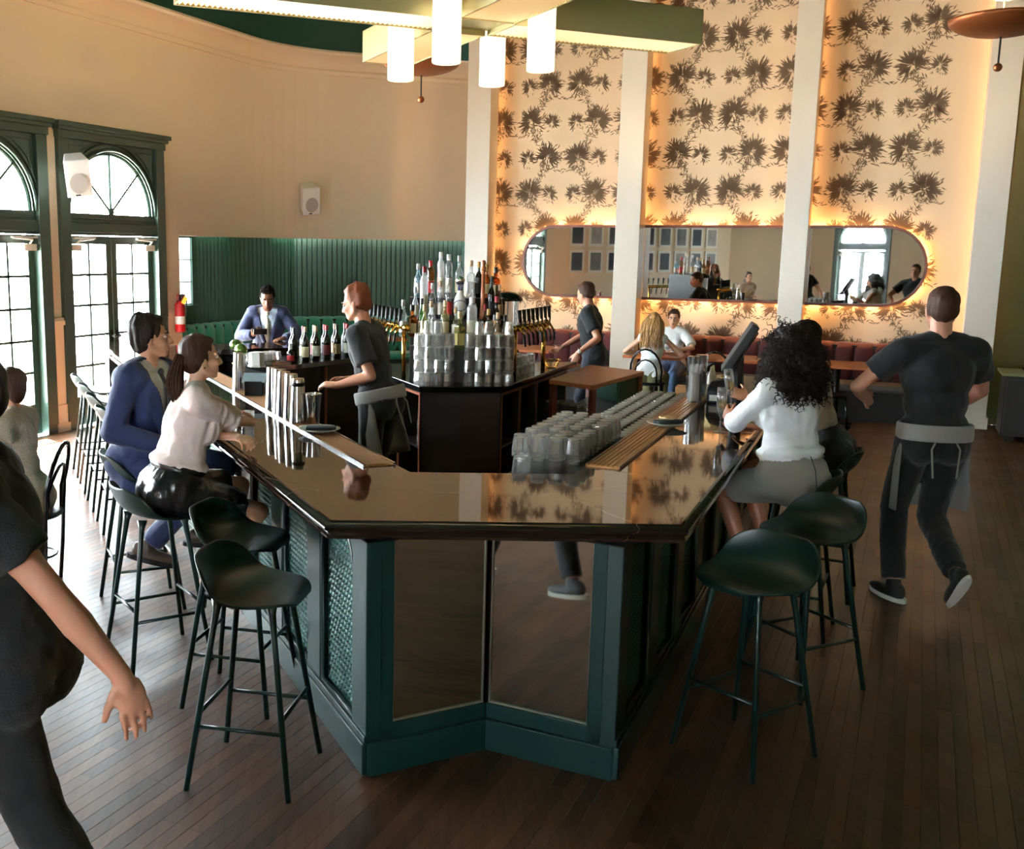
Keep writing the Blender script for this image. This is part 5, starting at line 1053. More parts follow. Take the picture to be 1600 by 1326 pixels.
# ================================================================ people
def remesh(mb, voxel, it=3, fac=0.5):
    me = mb.mesh('tmp'); o = bpy.data.objects.new('tmp', me); COL.objects.link(o)
    bm = bmesh.new(); bm.from_mesh(me); bmesh.ops.recalc_face_normals(bm, faces=bm.faces); bm.to_mesh(me); bm.free()
    r = o.modifiers.new('r', 'REMESH'); r.mode = 'VOXEL'; r.voxel_size = voxel
    if it: s_ = o.modifiers.new('s', 'SMOOTH'); s_.factor = fac; s_.iterations = it
    dg = bpy.context.evaluated_depsgraph_get(); out = bpy.data.meshes.new_from_object(o.evaluated_get(dg))
    bpy.data.objects.remove(o); bpy.data.meshes.remove(me); return out
def wrinkle(me, amp, fr, seed=0, stretch=(1, 1, 1)):
    n = len(me.vertices); co = np.empty(n * 3); me.vertices.foreach_get('co', co); co = co.reshape(-1, 3); nm = np.empty(n * 3); me.vertex_normals.foreach_get('vector', nm); nm = nm.reshape(-1, 3)
    sv = Vector(stretch); off = Vector((seed * 3.1, seed * 1.7, seed * 5.3))
    d = np.array([mnoise.noise(Vector((p[0] * fr * sv.x, p[1] * fr * sv.y, p[2] * fr * sv.z)) + off) for p in co]); d = (np.abs(d) ** 0.8) * np.sign(d)
    if fr < 20: d = d + .55 * (.35 - np.abs(np.array([mnoise.noise(Vector((p[0] * fr * 2.2 * sv.x, p[1] * fr * 2.2 * sv.y, p[2] * fr * 2.2 * sv.z)) - off) for p in co]))) * 2
    co = co + nm * (d * amp)[:, None]; me.vertices.foreach_set('co', co.ravel()); me.update()
def cutmesh(me, pred):
    bm = bmesh.new(); bm.from_mesh(me); kill = [v for v in bm.verts if pred(v.co)]; bmesh.ops.delete(bm, geom=kill, context='VERTS'); bm.to_mesh(me); bm.free()
def ik(a, b, la, lb, hint):
    d = b - a; L = min(d.length, (la + lb) * 0.995); d = d.normalized(); x = (la * la - lb * lb + L * L) / (2 * L); h = math.sqrt(max(0, la * la - x * x))
    hv = hint - d * hint.dot(d); hv = hv.normalized() if hv.length > 1e-5 else d.orthogonal().normalized(); return a + d * x + hv * h, a + d * L
def hand_prims(mb, w, d, pn, side, curl=0.35, k=1.0, spread=0.1):
    """palm, four fingers and thumb from wrist w along d; pn = palm normal; side=+1 when the thumb lies along cross(d,pn)"""
    d = d.normalized(); pn = (pn - d * pn.dot(d)).normalized(); wv = d.cross(pn) * side
    c = w + d * 0.05 * k; R = Matrix((wv, d, pn)).transposed()
    mb.ell(c, (0.043 * k, 0.054 * k, 0.017 * k), R, 12, 8); mb.ell(c + wv * .018 * k + d * -.005 * k + pn * .006 * k, (0.02 * k, 0.035 * k, 0.016 * k), R, 10, 6)
    for i, (o, L) in enumerate(((.034, .074), (.0115, .084), (-.0115, .078), (-.0335, .062))):
        p = w + d * (0.088 if i < 3 else .080) * k + wv * o * k; dr = (d + wv * (o * spread * 10)).normalized(); r = (.0086 if i < 3 else .0076) * k
        for j, f in enumerate((.45, .32, .26)):
            ax = wv; ang = curl * (0.9 if j == 0 else 1.25); dr = (Matrix.Rotation(ang, 3, wv * (1 if side > 0 else 1)) @ dr) if False else (dr * math.cos(ang) + pn * math.sin(ang) if j == 0 else (lambda nn: dr * math.cos(ang) + nn * math.sin(ang))((pn - dr * pn.dot(dr)).normalized() if abs(dr.dot(pn)) < .97 else -d)).normalized()
            q = p + dr * L * f * k * 1.05; mb.cap(p, q, r, r * .92, 8, k=3); p = q; r *= .94
    p = w + d * .028 * k + wv * .03 * k; dr = (d * .75 + wv * .62 + pn * .35 * (0.5 + curl)).normalized(); q = p + dr * .042 * k; mb.cap(p, q, .0135 * k, .0115 * k, 8, k=3); dr2 = (dr + pn * curl * .8 + d * .35).normalized(); mb.cap(q, q + dr2 * .034 * k, .011 * k, .0088 * k, 8, k=3)
SKIN = {}
def skin(name, c): SKIN[name] = SKIN.get(name) or mat('skin_' + name, srgb(*c), 0.48, nscale=30, namt=.06, sss=.12); return SKIN[name]
CLOTH = {}
def cloth(name, c, rough=.85, sheen=.15, bump=.25, bscale=240, **kw): CLOTH[name] = CLOTH.get(name) or mat('cloth_' + name, srgb(*c), rough, sheen=sheen, bump=bump, bscale=bscale, **kw); return CLOTH[name]
class Person:
    def __init__(s, label, x, y, hipz, heading, h=1.75, lean=0, fem=False, tw=0, side=0, head=(None, 0, 0), sk=('a', (214, 160, 130)), vox=.0085, roll=0, base=None, build=1.0):
        s.k = k = h / 1.75; s.fem = fem; s.vox = vox; s.bld = build
        s.root = thing('person', label, 'person', (base or (x, y)) + (0,)); s.b0 = Vector((*(base or (x, y)), 0))
        s.H = Vector((x, y, hipz)) - s.b0
        F = Matrix.Rotation(-math.radians(heading), 3, 'Z'); s.F = F
        s.T = F @ Matrix.Rotation(math.radians(side), 3, 'Y') @ Matrix.Rotation(-math.radians(lean), 3, 'X'); s.TU = s.T @ Matrix.Rotation(-math.radians(tw), 3, 'Z')
        s.sw = (.155 if fem else .185) * k * build
        s.up = s.T @ Vector((0, 0, 1)); P = lambda x, y, z, T=None: s.H + (T or s.T) @ Vector((x * k, y * k, z * k))
        s.P = P; s.sh = {sd: s.H + s.T @ Vector((0, 0, .475 * k)) + s.TU @ Vector((sd * s.sw, -.01 * k, -.015 * k)) for sd in (-1, 1)}
        s.hip = {sd: P(sd * .09, 0, -.02) for sd in (-1, 1)}
        hy, hp, hr = head; hy = heading + tw if hy is None else hy
        s.neck = P(0, -.005, .49); s.HR = Matrix.Rotation(-math.radians(hy), 3, 'Z') @ Matrix.Rotation(math.radians(hr), 3, 'Y') @ Matrix.Rotation(math.radians(hp), 3, 'X')
        s.hk = (.94 if fem else 1.0) * (k ** .5); s.hc = s.neck + s.up * .075 * k + s.HR @ Vector((0, .025, .115)) * s.hk
        s.skin = skin(*sk); s.body = MB(); s.arms = {}; s.legs = {}; s.rng = random.Random(hash(label) % 1000)
        s.torso(s.body, 0.0); s.headprims()
    def HP(s, x, y, z): return s.hc + s.HR @ (Vector((x, y, z)) * s.hk)
    def torso(s, mb, g, lo=-1, hi=9, bust=True):
        k, T, fem, bd = s.k, s.T, s.fem, s.bld; g = g / k
        if lo <= 0: mb.ell(s.P(0, -.01, .03), [(a + g) * k for a in ((.172 if fem else .160) * bd, .118, .125)], T)
        if lo <= 0: [mb.ell(s.P(sd * .075, -.055, -.02), [(a + g) * k for a in (.09, .085, .095)], T) for sd in (-1, 1)]
        mb.ell(s.P(0, 0, .19), [(a + g) * k for a in ((.122 if fem else .145) * bd, .095 if fem else .105, .15)], T)
        mb.ell(s.P(0, .0, .345, None), [(a + g) * k for a in ((.138 if fem else .172) * bd, .105 if fem else .12, .165)], s.TU)
        if hi >= 2:
            a, b = s.sh[-1], s.sh[1]; r = (.05 if fem else .06) * k + g * k; mb.cap(a + s.TU @ Vector((.03 * k, 0, 0)), b - s.TU @ Vector((.03 * k, 0, 0)), r, r); mb.ell(s.P(0, -.005, .44), [(q + g) * k for q in (.10, .075, .075)], s.TU)
            for sd in (-1, 1): mb.cap(s.P(sd * .03, -.012, .515), s.sh[sd] + s.TU @ Vector((-sd * .02, 0, .012)), .045 * k + g * k * .6, .05 * k + g * k, 10)
        if fem and bust: [mb.ell(s.H + s.T @ Vector((0, 0, .335 * k)) + s.TU @ Vector((sd * .065 * k, .085 * k, 0)), [(q + g) * k for q in (.06, .055, .06)], s.TU) for sd in (-1, 1)]
    def headprims(s):
        b = s.body; hk = s.hk; E = lambda c, r, R=None: b.ell(s.HP(*c), [q * hk for q in r], s.HR @ R if R is not None else s.HR, 18, 12)
        b.cap(s.neck - s.up * .05 * s.k, s.HP(0, -.02, -.06), (.05 if s.fem else .06) * s.k, (.047 if s.fem else .056) * hk, 14)
        E((0, -.014, .032), (.076, .094, .084)); E((0, .022, -.03), (.062, .07, .082)); E((0, .045, -.07), (.045, .043, .04)); E((0, .068, -.093), (.024, .02, .018))
        for sd in (-1, 1):
            b.cap(s.HP(sd * .052, .0, -.05), s.HP(sd * .022, .06, -.092), .024 * hk, .02 * hk, 10); E((sd * .04, .062, -.028), (.022, .02, .02)); b.cap(s.HP(sd * .012, .084, .022), s.HP(sd * .05, .066, .02), .010 * hk, .009 * hk, 8)
            E((sd * .076, -.012, -.012), (.010, .020, .031)); E((sd * .079, -.018, .004), (.009, .014, .016)); E((sd * .013, .098, -.037), (.010, .012, .009))
        b.cap(s.HP(0, .084, .012), s.HP(0, .110, -.032), .0095 * hk, .0135 * hk, 10); E((0, .082, -.064), (.024, .014, .009)); E((0, .080, -.076), (.021, .013, .009))
    def face(s, brow='hair_dark', lipc=(170, 96, 88), iris=(50, 32, 22)):
        hk = s.hk
        for sd in (-1, 1):
            c = s.HP(sd * .031, .0755, .003); e = MB().ell(c, (.0125 * hk, .0115 * hk, .0085 * hk), s.HR, 14, 10).build('eye', mat('eye_white', srgb(232, 226, 220), .2) if 'eye_white' not in bpy.data.materials else bpy.data.materials['eye_white'], s.root, smooth=True)
            nm = 'iris_%d' % iris[0]; im = bpy.data.materials.get(nm) or mat(nm, srgb(*iris), .15); MB().ell(s.HP(sd * .031, .0852, .003), (.0055 * hk, .003 * hk, .0055 * hk), s.HR, 10, 6).build('iris', im, e, smooth=True)
            mb = MB(); mb.cap(s.HP(sd * .014, .0955, .0215), s.HP(sd * .034, .090, .0265), .0042 * hk, .0042 * hk, 8); mb.cap(s.HP(sd * .034, .090, .0265), s.HP(sd * .052, .0745, .021), .0042 * hk, .002 * hk, 8); mb.build('eyebrow', brow, s.root, smooth=True)
            mb = MB(); mb.cap(s.HP(sd * .019, .0865, .0105), s.HP(sd * .044, .079, .0105), .0026 * hk, .0022 * hk, 6); mb.build('upper_eyelid', s.skin, s.root, smooth=True)
        nm = 'lip_%d' % lipc[0]; lm = bpy.data.materials.get(nm) or mat(nm, srgb(*lipc), .4)
        mb = MB(); mb.ell(s.HP(0, .0845, -.0645), [q * hk for q in (.021, .0125, .0058)], s.HR); mb.ell(s.HP(0, .083, -.0745), [q * hk for q in (.018, .0125, .0066)], s.HR); mb.build('lips', lm, s.root, smooth=True)
    def arm(s, sd, wrist, hint, curl=.35, palm=None, hdir=None, thumb=None):
        k = s.k; S = s.sh[sd]; W = Vector(wrist) - s.b0; la, lb = .298 * k, .262 * k; e, W = ik(S, W, la, lb, Vector(hint)); s.arms[sd] = (S, e, W); b = s.body; th = .82 if s.fem else 1.0
        b.cap(S, e, .047 * k * th, .038 * k * th, 14); b.cap(S + (e - S) * .35, S + (e - S) * .65, .046 * k * th, .044 * k * th, 12); b.cap(e, e + (W - e) * .35, .037 * k * th, .04 * k * th, 14); b.cap(e + (W - e) * .35, W, .039 * k * th, .0255 * k * th, 14)
        d = Vector(hdir) if hdir is not None else (W - e); pn = Vector(palm) if palm is not None else s.F @ Vector((-sd, 0, 0)); d = d.normalized()
        pn = (pn - d * pn.dot(d)).normalized(); tv = d.cross(pn); want = Vector(thumb) if thumb is not None else s.F @ Vector((0, 1, 0.2)); sg = 1 if tv.dot(want) > 0 else -1
        hand_prims(b, W, d, pn, sg, curl, k * (.9 if s.fem else 1.0)); b.cap(W - (W - e).normalized() * .02, W + d * .02 * k, .026 * k * th, .027 * k * th, 10); return W
    def leg(s, sd, ankle, hint, foot=None, bare=True, pitch=0):
        k = s.k; A = Vector(ankle) - s.b0; la, lb = .43 * k, .42 * k; kn, A = ik(s.hip[sd], A, la, lb, Vector(hint)); th = .95 if s.fem else 1.0; b = s.body
        s.legs[sd] = (s.hip[sd], kn, A, Vector(foot) if foot is not None else s.F @ Vector((0, 1, 0)))
        b.cap(s.hip[sd], kn, .083 * k * th, .053 * k * th, 16); c = kn + (A - kn) * .3; bk = s.F @ Vector((0, -.012, 0)); b.cap(kn, c + bk, .052 * k * th, .055 * k * th, 14); b.cap(c + bk, A, .054 * k * th, .034 * k * th, 14)
        if bare:
            f = s.legs[sd][3].normalized(); b.cap(A - f * .02, A + f * .13 * k + Vector((0, 0, -.05 * k)), .034 * k, .03 * k, 10); b.ell(A - f * .03 * k + Vector((0, 0, -.035 * k)), (.03 * k,) * 3)
    def finish(s):
        me = remesh(s.body, s.vox, 3); link('body', me, s.skin, s.root, smooth=True); return s
    def garment(s, name, mb, m, vox=None, wr=(.006, 9), seed=1, it=4, cut=None, solid=0, stretch=(1, 1, .55)):
        me = remesh(mb, vox or max(.010, s.vox * 1.25), it)
        if wr: wrinkle(me, wr[0], wr[1], seed, stretch)
        if cut: cutmesh(me, cut)
        return link(name, me, m, s.root, smooth=True, solid=solid)
    def sleeves(s, mb, f, g, sides=(-1, 1)):
        """f: 0..1 shoulder->elbow, 1..2 elbow->wrist"""
        k = s.k; th = .85 if s.fem else 1.0
        for sd in sides:
            S, e, W = s.arms[sd]
            if f <= 1: mb.cap(S, S + (e - S) * f, .05 * k * th + g, .05 * k * th + g * 1.4, 16, flat=True)
            else: mb.cap(S, e, .05 * k * th + g, .042 * k * th + g, 16); q = e + (W - e) * (f - 1); mb.cap(e, q, .043 * k * th + g, (.043 - .014 * (f - 1)) * k * th + g, 16, flat=True)
    def pants(s, m, f=1.93, g=.014, name='trousers', wr=(.007, 8)):
        mb = MB(); k = s.k; [mb.ell(s.P(sd * .07, -.04, -.03), [(a * k + g) for a in (.098, .10, .11)], s.T) for sd in (-1, 1)]; mb.ell(s.P(0, -.005, .05), [a * k + g for a in (.162 * s.bld, .115, .10)], s.T)
        for sd in s.legs:
            h, kn, A, _ = s.legs[sd]; mb.cap(h, kn, .086 * k + g, .058 * k + g, 16)
            if f > 1: mb.cap(kn, kn + (A - kn) * (f - 1), .06 * k + g, .05 * k + g, 16, flat=True)
        return s.garment(name, mb, m, wr=wr, seed=4)
    def skirt(s, m, f=.75, g=.016, wr=(.005, 10), top=.13, name='skirt'):
        mb = MB(); k = s.k; mb.ell(s.P(0, -.005, .03), [a * k + g for a in (.175 * max(1, s.bld), .128, .12)], s.T); mb.ell(s.P(0, -.0, .10), [a * k + g * .5 for a in (.148 * max(1, s.bld), .112, .06)], s.T); mb.ell(s.P(0, .05, .0), [a * k + g for a in (.15 * max(1, s.bld), .10, .09)], s.T); [mb.ell(s.P(sd * .075, -.06, -.03), [a * k + g for a in (.096, .09, .10)], s.T) for sd in (-1, 1)]
        ends = []
        for sd in (-1, 1): h, kn, A, _ = s.legs[sd]; e = h + (kn - h) * f; mb.cap(h, e, .092 * k + g, .072 * k + g, 16, flat=True); ends.append((h, e))
        a, b = (ends[0][0] + ends[1][0]) / 2, (ends[0][1] + ends[1][1]) / 2; mb.cap(a, b - (b - a).normalized() * .02, .085 * k, .06 * k, 14)
        return s.garment(name, mb, m, wr=wr, seed=6)
    def shoes(s, m, sole='white', heel=0.0):
        k = s.k
        for sd in s.legs:
            _, kn, A, f = s.legs[sd]; f = f.normalized(); r = Vector((f.y, -f.x, 0)); upv = r.cross(f) if abs(f.z) < .9 else Vector((0, 0, 1)); upv = upv.normalized(); R = Matrix((r.normalized(), f, upv)).transposed(); z0 = A - upv * .075 * k
            t = MB(); t.ell(z0 + f * .05 * k + upv * .028, (.043 * k, .135 * k, .034 * k), R); t.ell(z0 - f * .035 * k + upv * .045, (.036 * k, .05 * k, .05 * k), R); t.cap(A - upv * .03, A + upv * .005, .042 * k, .042 * k, 12); o = link('shoe', remesh(t, .009, 3), m, s.root, smooth=True)
            t = MB(); pts = []
            for i in range(20): a = 2 * PI * i / 20; pts.append((.046 * k * math.cos(a) * (1 - .15 * math.sin(a)), .05 * k + .142 * k * math.sin(a) - .01 * k))
            t.add([z0 + r * x + f * y - upv * (.012 + heel) for x, y in pts] + [z0 + r * x + f * y + upv * .012 for x, y in pts], [tuple(range(19, -1, -1)), tuple(range(20, 40))] + [(i, (i + 1) % 20, 20 + (i + 1) % 20, 20 + i) for i in range(20)]); t.build('sole', sole, o)
    def hair_cap(s, m, g=.010, back=0.0, side=.0, top=0.0, wr=(.006, 26), name='hair'):
        mb = MB(); hk = s.hk; E = lambda c, r: mb.ell(s.HP(*c), [q * hk for q in r], s.HR, 18, 12)
        E((0, -.028, .046 + top * .4), (.078 + g, .086 + g, .074 + g + top)); E((0, -.055, .0 - back * .4), (.070 + g, .055 + g, .07 + back)); [E((sd * .066, -.022, .012), (.012 + g + side, .042, .045)) for sd in (-1, 1)]
        E((0, .028, .086 + top * .9), (.052 + g * .8, .042, .018 + g * .8)); me = remesh(mb, .007 if s.vox < .009 else .011, 2); wrinkle(me, wr[0], wr[1], 3, (1, 1, .35)); return link(name, me, m, s.root, smooth=True)
for nm, c in dict(hair_dark=(34, 24, 20), hair_brown=(66, 40, 28), hair_auburn=(120, 62, 36), hair_black=(20, 15, 14), hair_curly=(34, 22, 20)).items(): M[nm] = mat(nm, srgb(*c), .55, spec=.25, bump=.5, bscale=220, stretch=(1, 1, .12))
M['hair_black'] = mat('hair_black_matte', srgb(16, 12, 11), .95, spec=.05, bump=.5, bscale=220)
M['hair_blonde'] = mat('hair_blonde', srgb(188, 142, 88), .45, nscale=18, namt=.35, stretch=(1, 1, .2))
def strands(pr, name, m, paths, r0=.005, n=4):
    mb = MB()
    for p in paths: k = len(p); mb.tube(p, [r0 * (1 - .55 * (i / (k - 1)) ** 2) for i in range(k)], n)
    o = mb.build(name, m, pr.root, smooth=True, fix=False); return o
FWD = lambda hdg: Vector((math.sin(math.radians(hdg)), math.cos(math.radians(hdg)), 0))
def jacket(p, m, hem=-.12, g=.036, vw=.085, vz=.20, name='jacket', wr=(.008, 7), split=True):
    mb = MB(); p.torso(mb, g, bust=False); p.sleeves(mb, 1.94, .020); k = p.k
    mb.ell(p.P(0, -.02, hem * .35), [a * k for a in (.20, .15, .15)], p.T); mb.lathe([(0, hem - .03), (.20 * k, hem - .03), (.185 * k, .12), (0, .12)], 20, p.H, p.T @ Matrix.Diagonal(Vector((1, .80, 1))))
    def cut(co):
        q = p.T.transposed() @ (co - p.H) / k; u = p.TU.transposed() @ (co - p.H) / k
        if q.z < hem - .05: return True
        w = vw * max(0, (q.z - vz)) / (.46 - vz) + (max(0, .06 - q.z) * .5 if split else 0)
        return u.y > .02 and abs(u.x) < w and (q.z > vz or q.z < .06) and q.z < .62
    j = p.garment(name, mb, m, wr=wr, seed=2, cut=cut, solid=.008)
    for sd in (-1, 1):                                            # lapels
        pts = []
        for i in range(7):
            f = i / 6; z = vz + (.50 - vz) * f; w = vw * (z - vz) / (.46 - vz); wid = .055 * math.sin(PI * min(1, .15 + f * .85)) + .008
            pts.append((w, wid, z))
        rows = []
        for w, wid, z in pts:
            row = []
            for t_ in (0, .5, 1): x = sd * (w + wid * t_); yy = .158 - .55 * (x ** 2) / .17 - .06 * max(0, z - .36) / .14 + (0.012 if t_ == .5 else 0.004); row.append(p.H + p.T @ Vector((0, 0, z * k)) + p.TU @ Vector((x * k, yy * k, 0)))
            rows.append(row)
        MB().grid(rows).build('lapel', m, j, smooth=True, solid=.007)
    return j
def shirt_front(p, m, tie=None, stripe=None):
    mb = MB(); p.torso(mb, .021, bust=False); o = p.garment('shirt', mb, m, wr=(.003, 12), seed=8)
    k = p.k; mb = MB()
    for i in range(13): a = 2 * PI * i / 12; 
    col = [p.neck + p.T @ Vector((.066 * k * math.cos(a), .062 * k * math.sin(a) + .012 * k, (-.005 - .018 * math.sin(a)) * k)) for a in (2 * PI * i / 20 for i in range(20))]; up = p.up * .042 * k
    mb.add(col + [c + up * .98 + (p.neck - c) * .12 for c in col], [(i, (i + 1) % 20, 20 + (i + 1) % 20, 20 + i) for i in range(20)]); mb.build('collar', m, o, smooth=True, solid=.005)
    if tie:
        rows = []
        for i in range(10):
            f = i / 9; z = .50 - .48 * f; w = (.020 if i == 0 else .016 + .030 * f) if i < 9 else .004; y = .152 + .01 * math.sin(f * 3) - (.07 * max(0, z - .38) / .12)
            rows.append([p.H + p.T @ Vector((0, 0, z * k)) + p.TU @ Vector((x * w * k, (y - .006 * abs(x)) * k, 0)) for x in (-1, 0, 1)])
        t = MB().grid(rows).build('tie', tie, p.root, smooth=True, solid=.008); kn = MB(); kn.ell(rows[0][1] + p.up * .0, [q * k for q in (.022, .016, .024)], p.TU); kn.build('tie_knot', tie, t, smooth=True)
        if stripe:
            for i in range(1, 9):
                a, b_ = rows[i - 1], rows[i]; f3 = p.TU @ Vector((0, .0065 * k, 0)); MB().add([a[0] + (b_[0] - a[0]) * .55 + f3, a[0] + (b_[0] - a[0]) * .85 + f3, b_[2] + (b_[2] - a[2]) * .45 + f3, b_[2] + (b_[2] - a[2]) * .15 + f3], [(0, 1, 2, 3)]).build('stripe', stripe, t, fix=False)
    return o
# ---- man in the blue suit on the left run
p = Person('man in a blue suit and striped tie sitting on a stool', -1.50, 5.84, .87, 102, 1.76, lean=6, head=(76, 3, 0), sk=('tan', (204, 150, 116)), vox=.007, tw=8)
f = FWD(88)
p.arm(1, (-1.33, 5.60, .985), (-.55, -.35, -.3), .15, palm=(0, 0, -1), hdir=(.8, .1, -.25), thumb=(.3, .9, 0)); p.arm(-1, (-1.18, 6.08, .99), (-.4, .5, -.5), .2, palm=(0, 0, -1), hdir=(.8, -.2, -.2))
p.leg(1, (-1.42, 5.60, .42), (.9, -.1, .6), bare=False, foot=(.9, .1, -.25)); p.leg(-1, (-1.20, 5.98, .40), (.9, .2, .6), bare=False, foot=(.95, .25, -.1)); p.finish(); p.face()
navy = cloth('navy_suit', (30, 46, 92), .7); p.pants(navy); shirt_front(p, cloth('white_shirt', (234, 234, 236), .8), cloth('tie_dark', (26, 24, 30), .5), cloth('tie_gold', (190, 150, 96), .5)); jacket(p, navy, hem=-.15, vz=.10, vw=.10)
p.shoes(cloth('brown_shoe', (72, 54, 46), .4, bump=0), 'blackp'); p.hair_cap('hair_dark', .010, .01, .002, .012, (.012, 30))
mb = MB(); sk2 = mat('stubble_shadow', srgb(120, 84, 66), .6)
# ---- woman in the pink blouse
p = Person('woman with a ponytail, pale pink blouse and black leather skirt leaning on the bar', -1.16, 5.10, .865, 60, 1.72, lean=15, fem=True, head=(58, 2, 0), sk=('fair', (222, 172, 140)), vox=.0057, tw=8, build=1.06)
p.arm(1, (-0.76, 5.62, 1.085), (.25, -.7, -.75), .5, palm=(-.6, .3, -.2), hdir=(-.2, .95, .12), thumb=(0, 0, 1)); p.arm(-1, (-0.86, 5.30, 1.09), (-.6, .8, -.2), .75, palm=(.1, .2, -.9), hdir=(.55, -.83, 0), thumb=(.8, .2, .2))
p.leg(1, (-0.98, 5.07, .41), (.6, .25, .55), foot=(.75, .5, -.42)); p.leg(-1, (-0.92, 5.38, .40), (.6, .5, .55), foot=(.75, .5, -.42)); p.finish(); p.face(lipc=(176, 96, 94))
mb = MB(); p.torso(mb, .022); p.sleeves(mb, .98, .022); mb.ell(p.P(0, .0, .135), [a * p.k for a in (.178, .145, .05)], p.T); pink = cloth('pink_blouse', (238, 214, 208), .85)
p.garment('blouse', mb, pink, wr=(.011, 9), seed=3, cut=lambda co: (p.T.transposed() @ (co - p.H)).z < .11)
for sd in (-1, 1):
    S, e, W = p.arms[sd]; mb = MB(); c = S + (e - S) * .95; d = (e - S).normalized(); u = d.orthogonal().normalized(); w = d.cross(u); mb.tube([c + (u * math.cos(a) + w * math.sin(a)) * (.056 + .006 * math.sin(5 * a)) for a in (i * PI / 10 for i in range(20))], .010, 6, closed=True); mb.build('rolled_cuff', pink, p.root, smooth=True)
mb = MB(); nk = p.neck; mb.tube([nk + p.T @ Vector((.062 * math.cos(a), .058 * math.sin(a) - .004, .0 - .02 * math.sin(a))) for a in (i * PI / 10 for i in range(20))], .011, 6, closed=True); mb.build('collar', pink, p.root, smooth=True)
leather = mat('black_leather', srgb(24, 22, 24), .3, bump=.35, bscale=40, spec=.6); p.skirt(leather, .80, .018, (.008, 11)); 
wb_ = MB(); wb_.tube([p.P(.152 * math.cos(a), .118 * math.sin(a), .115) for a in (i * PI / 12 for i in range(24))], .024, 6, closed=True); wb_.build('waistband', leather, p.root, smooth=True)
for sd in p.legs:                                                   # block-heeled sandals
    _, kn, A, f_ = p.legs[sd]; f_ = f_.normalized(); t = MB(); t.tube([A - f_ * .045 + Vector((0, 0, -.07)), A - f_ * .05 + Vector((0, 0, -.165))], [.026, .022], 8); t.tube([A - f_ * .04 + Vector((0, 0, -.07)), A + f_ * .06 + Vector((0, 0, -.088)), A + f_ * .15 + Vector((0, 0, -.10))], [.032, .036, .03], 8); o = t.build('sandal', mat('sandal_leather', srgb(22, 20, 20), .35) if 'sandal_leather' not in bpy.data.materials else bpy.data.materials['sandal_leather'], p.root, smooth=True)
    t = MB(); t.tube([A + Vector((.042 * math.cos(a), .042 * math.sin(a), .01)) for a in (i * PI / 6 for i in range(12))], .009, 6, closed=True); c2 = A + f_ * .09 + Vector((0, 0, -.045)); t.tube([c2 + Vector((.04 * math.cos(a) * .8, .036 * math.sin(a), .028 * math.sin(a))) for a in (i * PI / 6 for i in range(12))], .010, 6, closed=True); t.build('strap', bpy.data.materials['sandal_leather'], o, smooth=True)
p.hair_cap('hair_brown', .008, .008, .004, .004, (.004, 40)); rnd = random.Random(2); paths = []
for i in range(70):
    a = rnd.uniform(0, 2 * PI); q = rnd.random() ** .5 * .022; pt = []
    for j in range(12):
        f = j / 11; sp = 1 + 1.3 * math.sin(PI * min(1, f * 1.1)); back = -.112 - .055 * math.sin(f * 2.2) ; w0 = p.HP(q * math.cos(a) * sp + .006 * math.sin(7 * f + i), back + q * math.sin(a) * sp * .8, .028); pt.append(w0 + Vector((0, 0, -1)) * (.30 * f * rnd.uniform(.94, 1.0) + .00) + p.F @ Vector((0, .05 * f * f, 0)))
    paths.append(pt)
strands(p, 'ponytail', 'hair_brown', paths, .0055); mb = MB(); mb.tube([p.HP(.022 * math.cos(a), -.110, .028 + .022 * math.sin(a)) for a in (i * PI / 8 for i in range(16))], .008, 6, closed=True); mb.build('hair_tie', 'blackp', p.root, smooth=True)
MB().ell(p.HP(.078, -.012, -.045), (.005,) * 3).build('earring', 'gold', p.root, smooth=True)
# ---- curly-haired woman on the right run
p = Person('woman with dark curly hair, white shirt and grey skirt sitting at the bar', 2.06, 5.48, .875, -24, 1.76, lean=8, fem=True, head=(-24, 0, 0), sk=('brown', (168, 108, 78)), vox=.0057, tw=-6, build=1.16)
Wc = p.arm(-1, (1.86, 5.90, 1.12), (-.75, -.45, -.7), .62, palm=(.8, .5, 0), hdir=(-.25, .75, .38), thumb=(.2, -.1, 1)); p.arm(1, (2.02, 5.92, 1.075), (.8, .2, -.5), .3, palm=(0, 0, -1), hdir=(-.7, .4, 0))
p.leg(-1, (1.90, 5.66, .36), (-.45, .8, .45), foot=(-.6, .7, -.4)); p.leg(1, (2.06, 5.72, .36), (-.35, .85, .45), foot=(-.6, .7, -.4)); p.finish(); p.face()
mb = MB(); p.torso(mb, .020); p.sleeves(mb, 1.86, .017); mb.ell(p.P(0, -.0, .14), [a * p.k for a in (.192, .148, .05)], p.T); wsh = cloth('white_cotton', (238, 238, 240), .85)
p.garment('shirt', mb, wsh, wr=(.010, 9), seed=5, cut=lambda co: (p.T.transposed() @ (co - p.H)).z < .10); p.skirt(cloth('grey_wool', (146, 140, 132), .9), .72, .016, (.004, 9)); 
for sd in (-1, 1): S, e, W = p.arms[sd]; q = e + (W - e) * .84; MB().cap(e + (W - e) * .70, q, .039 * p.k, .040 * p.k, 16, flat=True).build('cuff', wsh, p.root, smooth=True)
mb = MB(); [mb.tube([p.P(0, -.142 - .01 * 0, .12), p.P(0, -.172, .05), p.P(0, -.178, -.05)], .0022, 5)]; mb.build('zip_seam', 'napkin', p.root)
p.shoes(cloth('dark_shoe', (26, 24, 24), .4, bump=0), 'blackp')
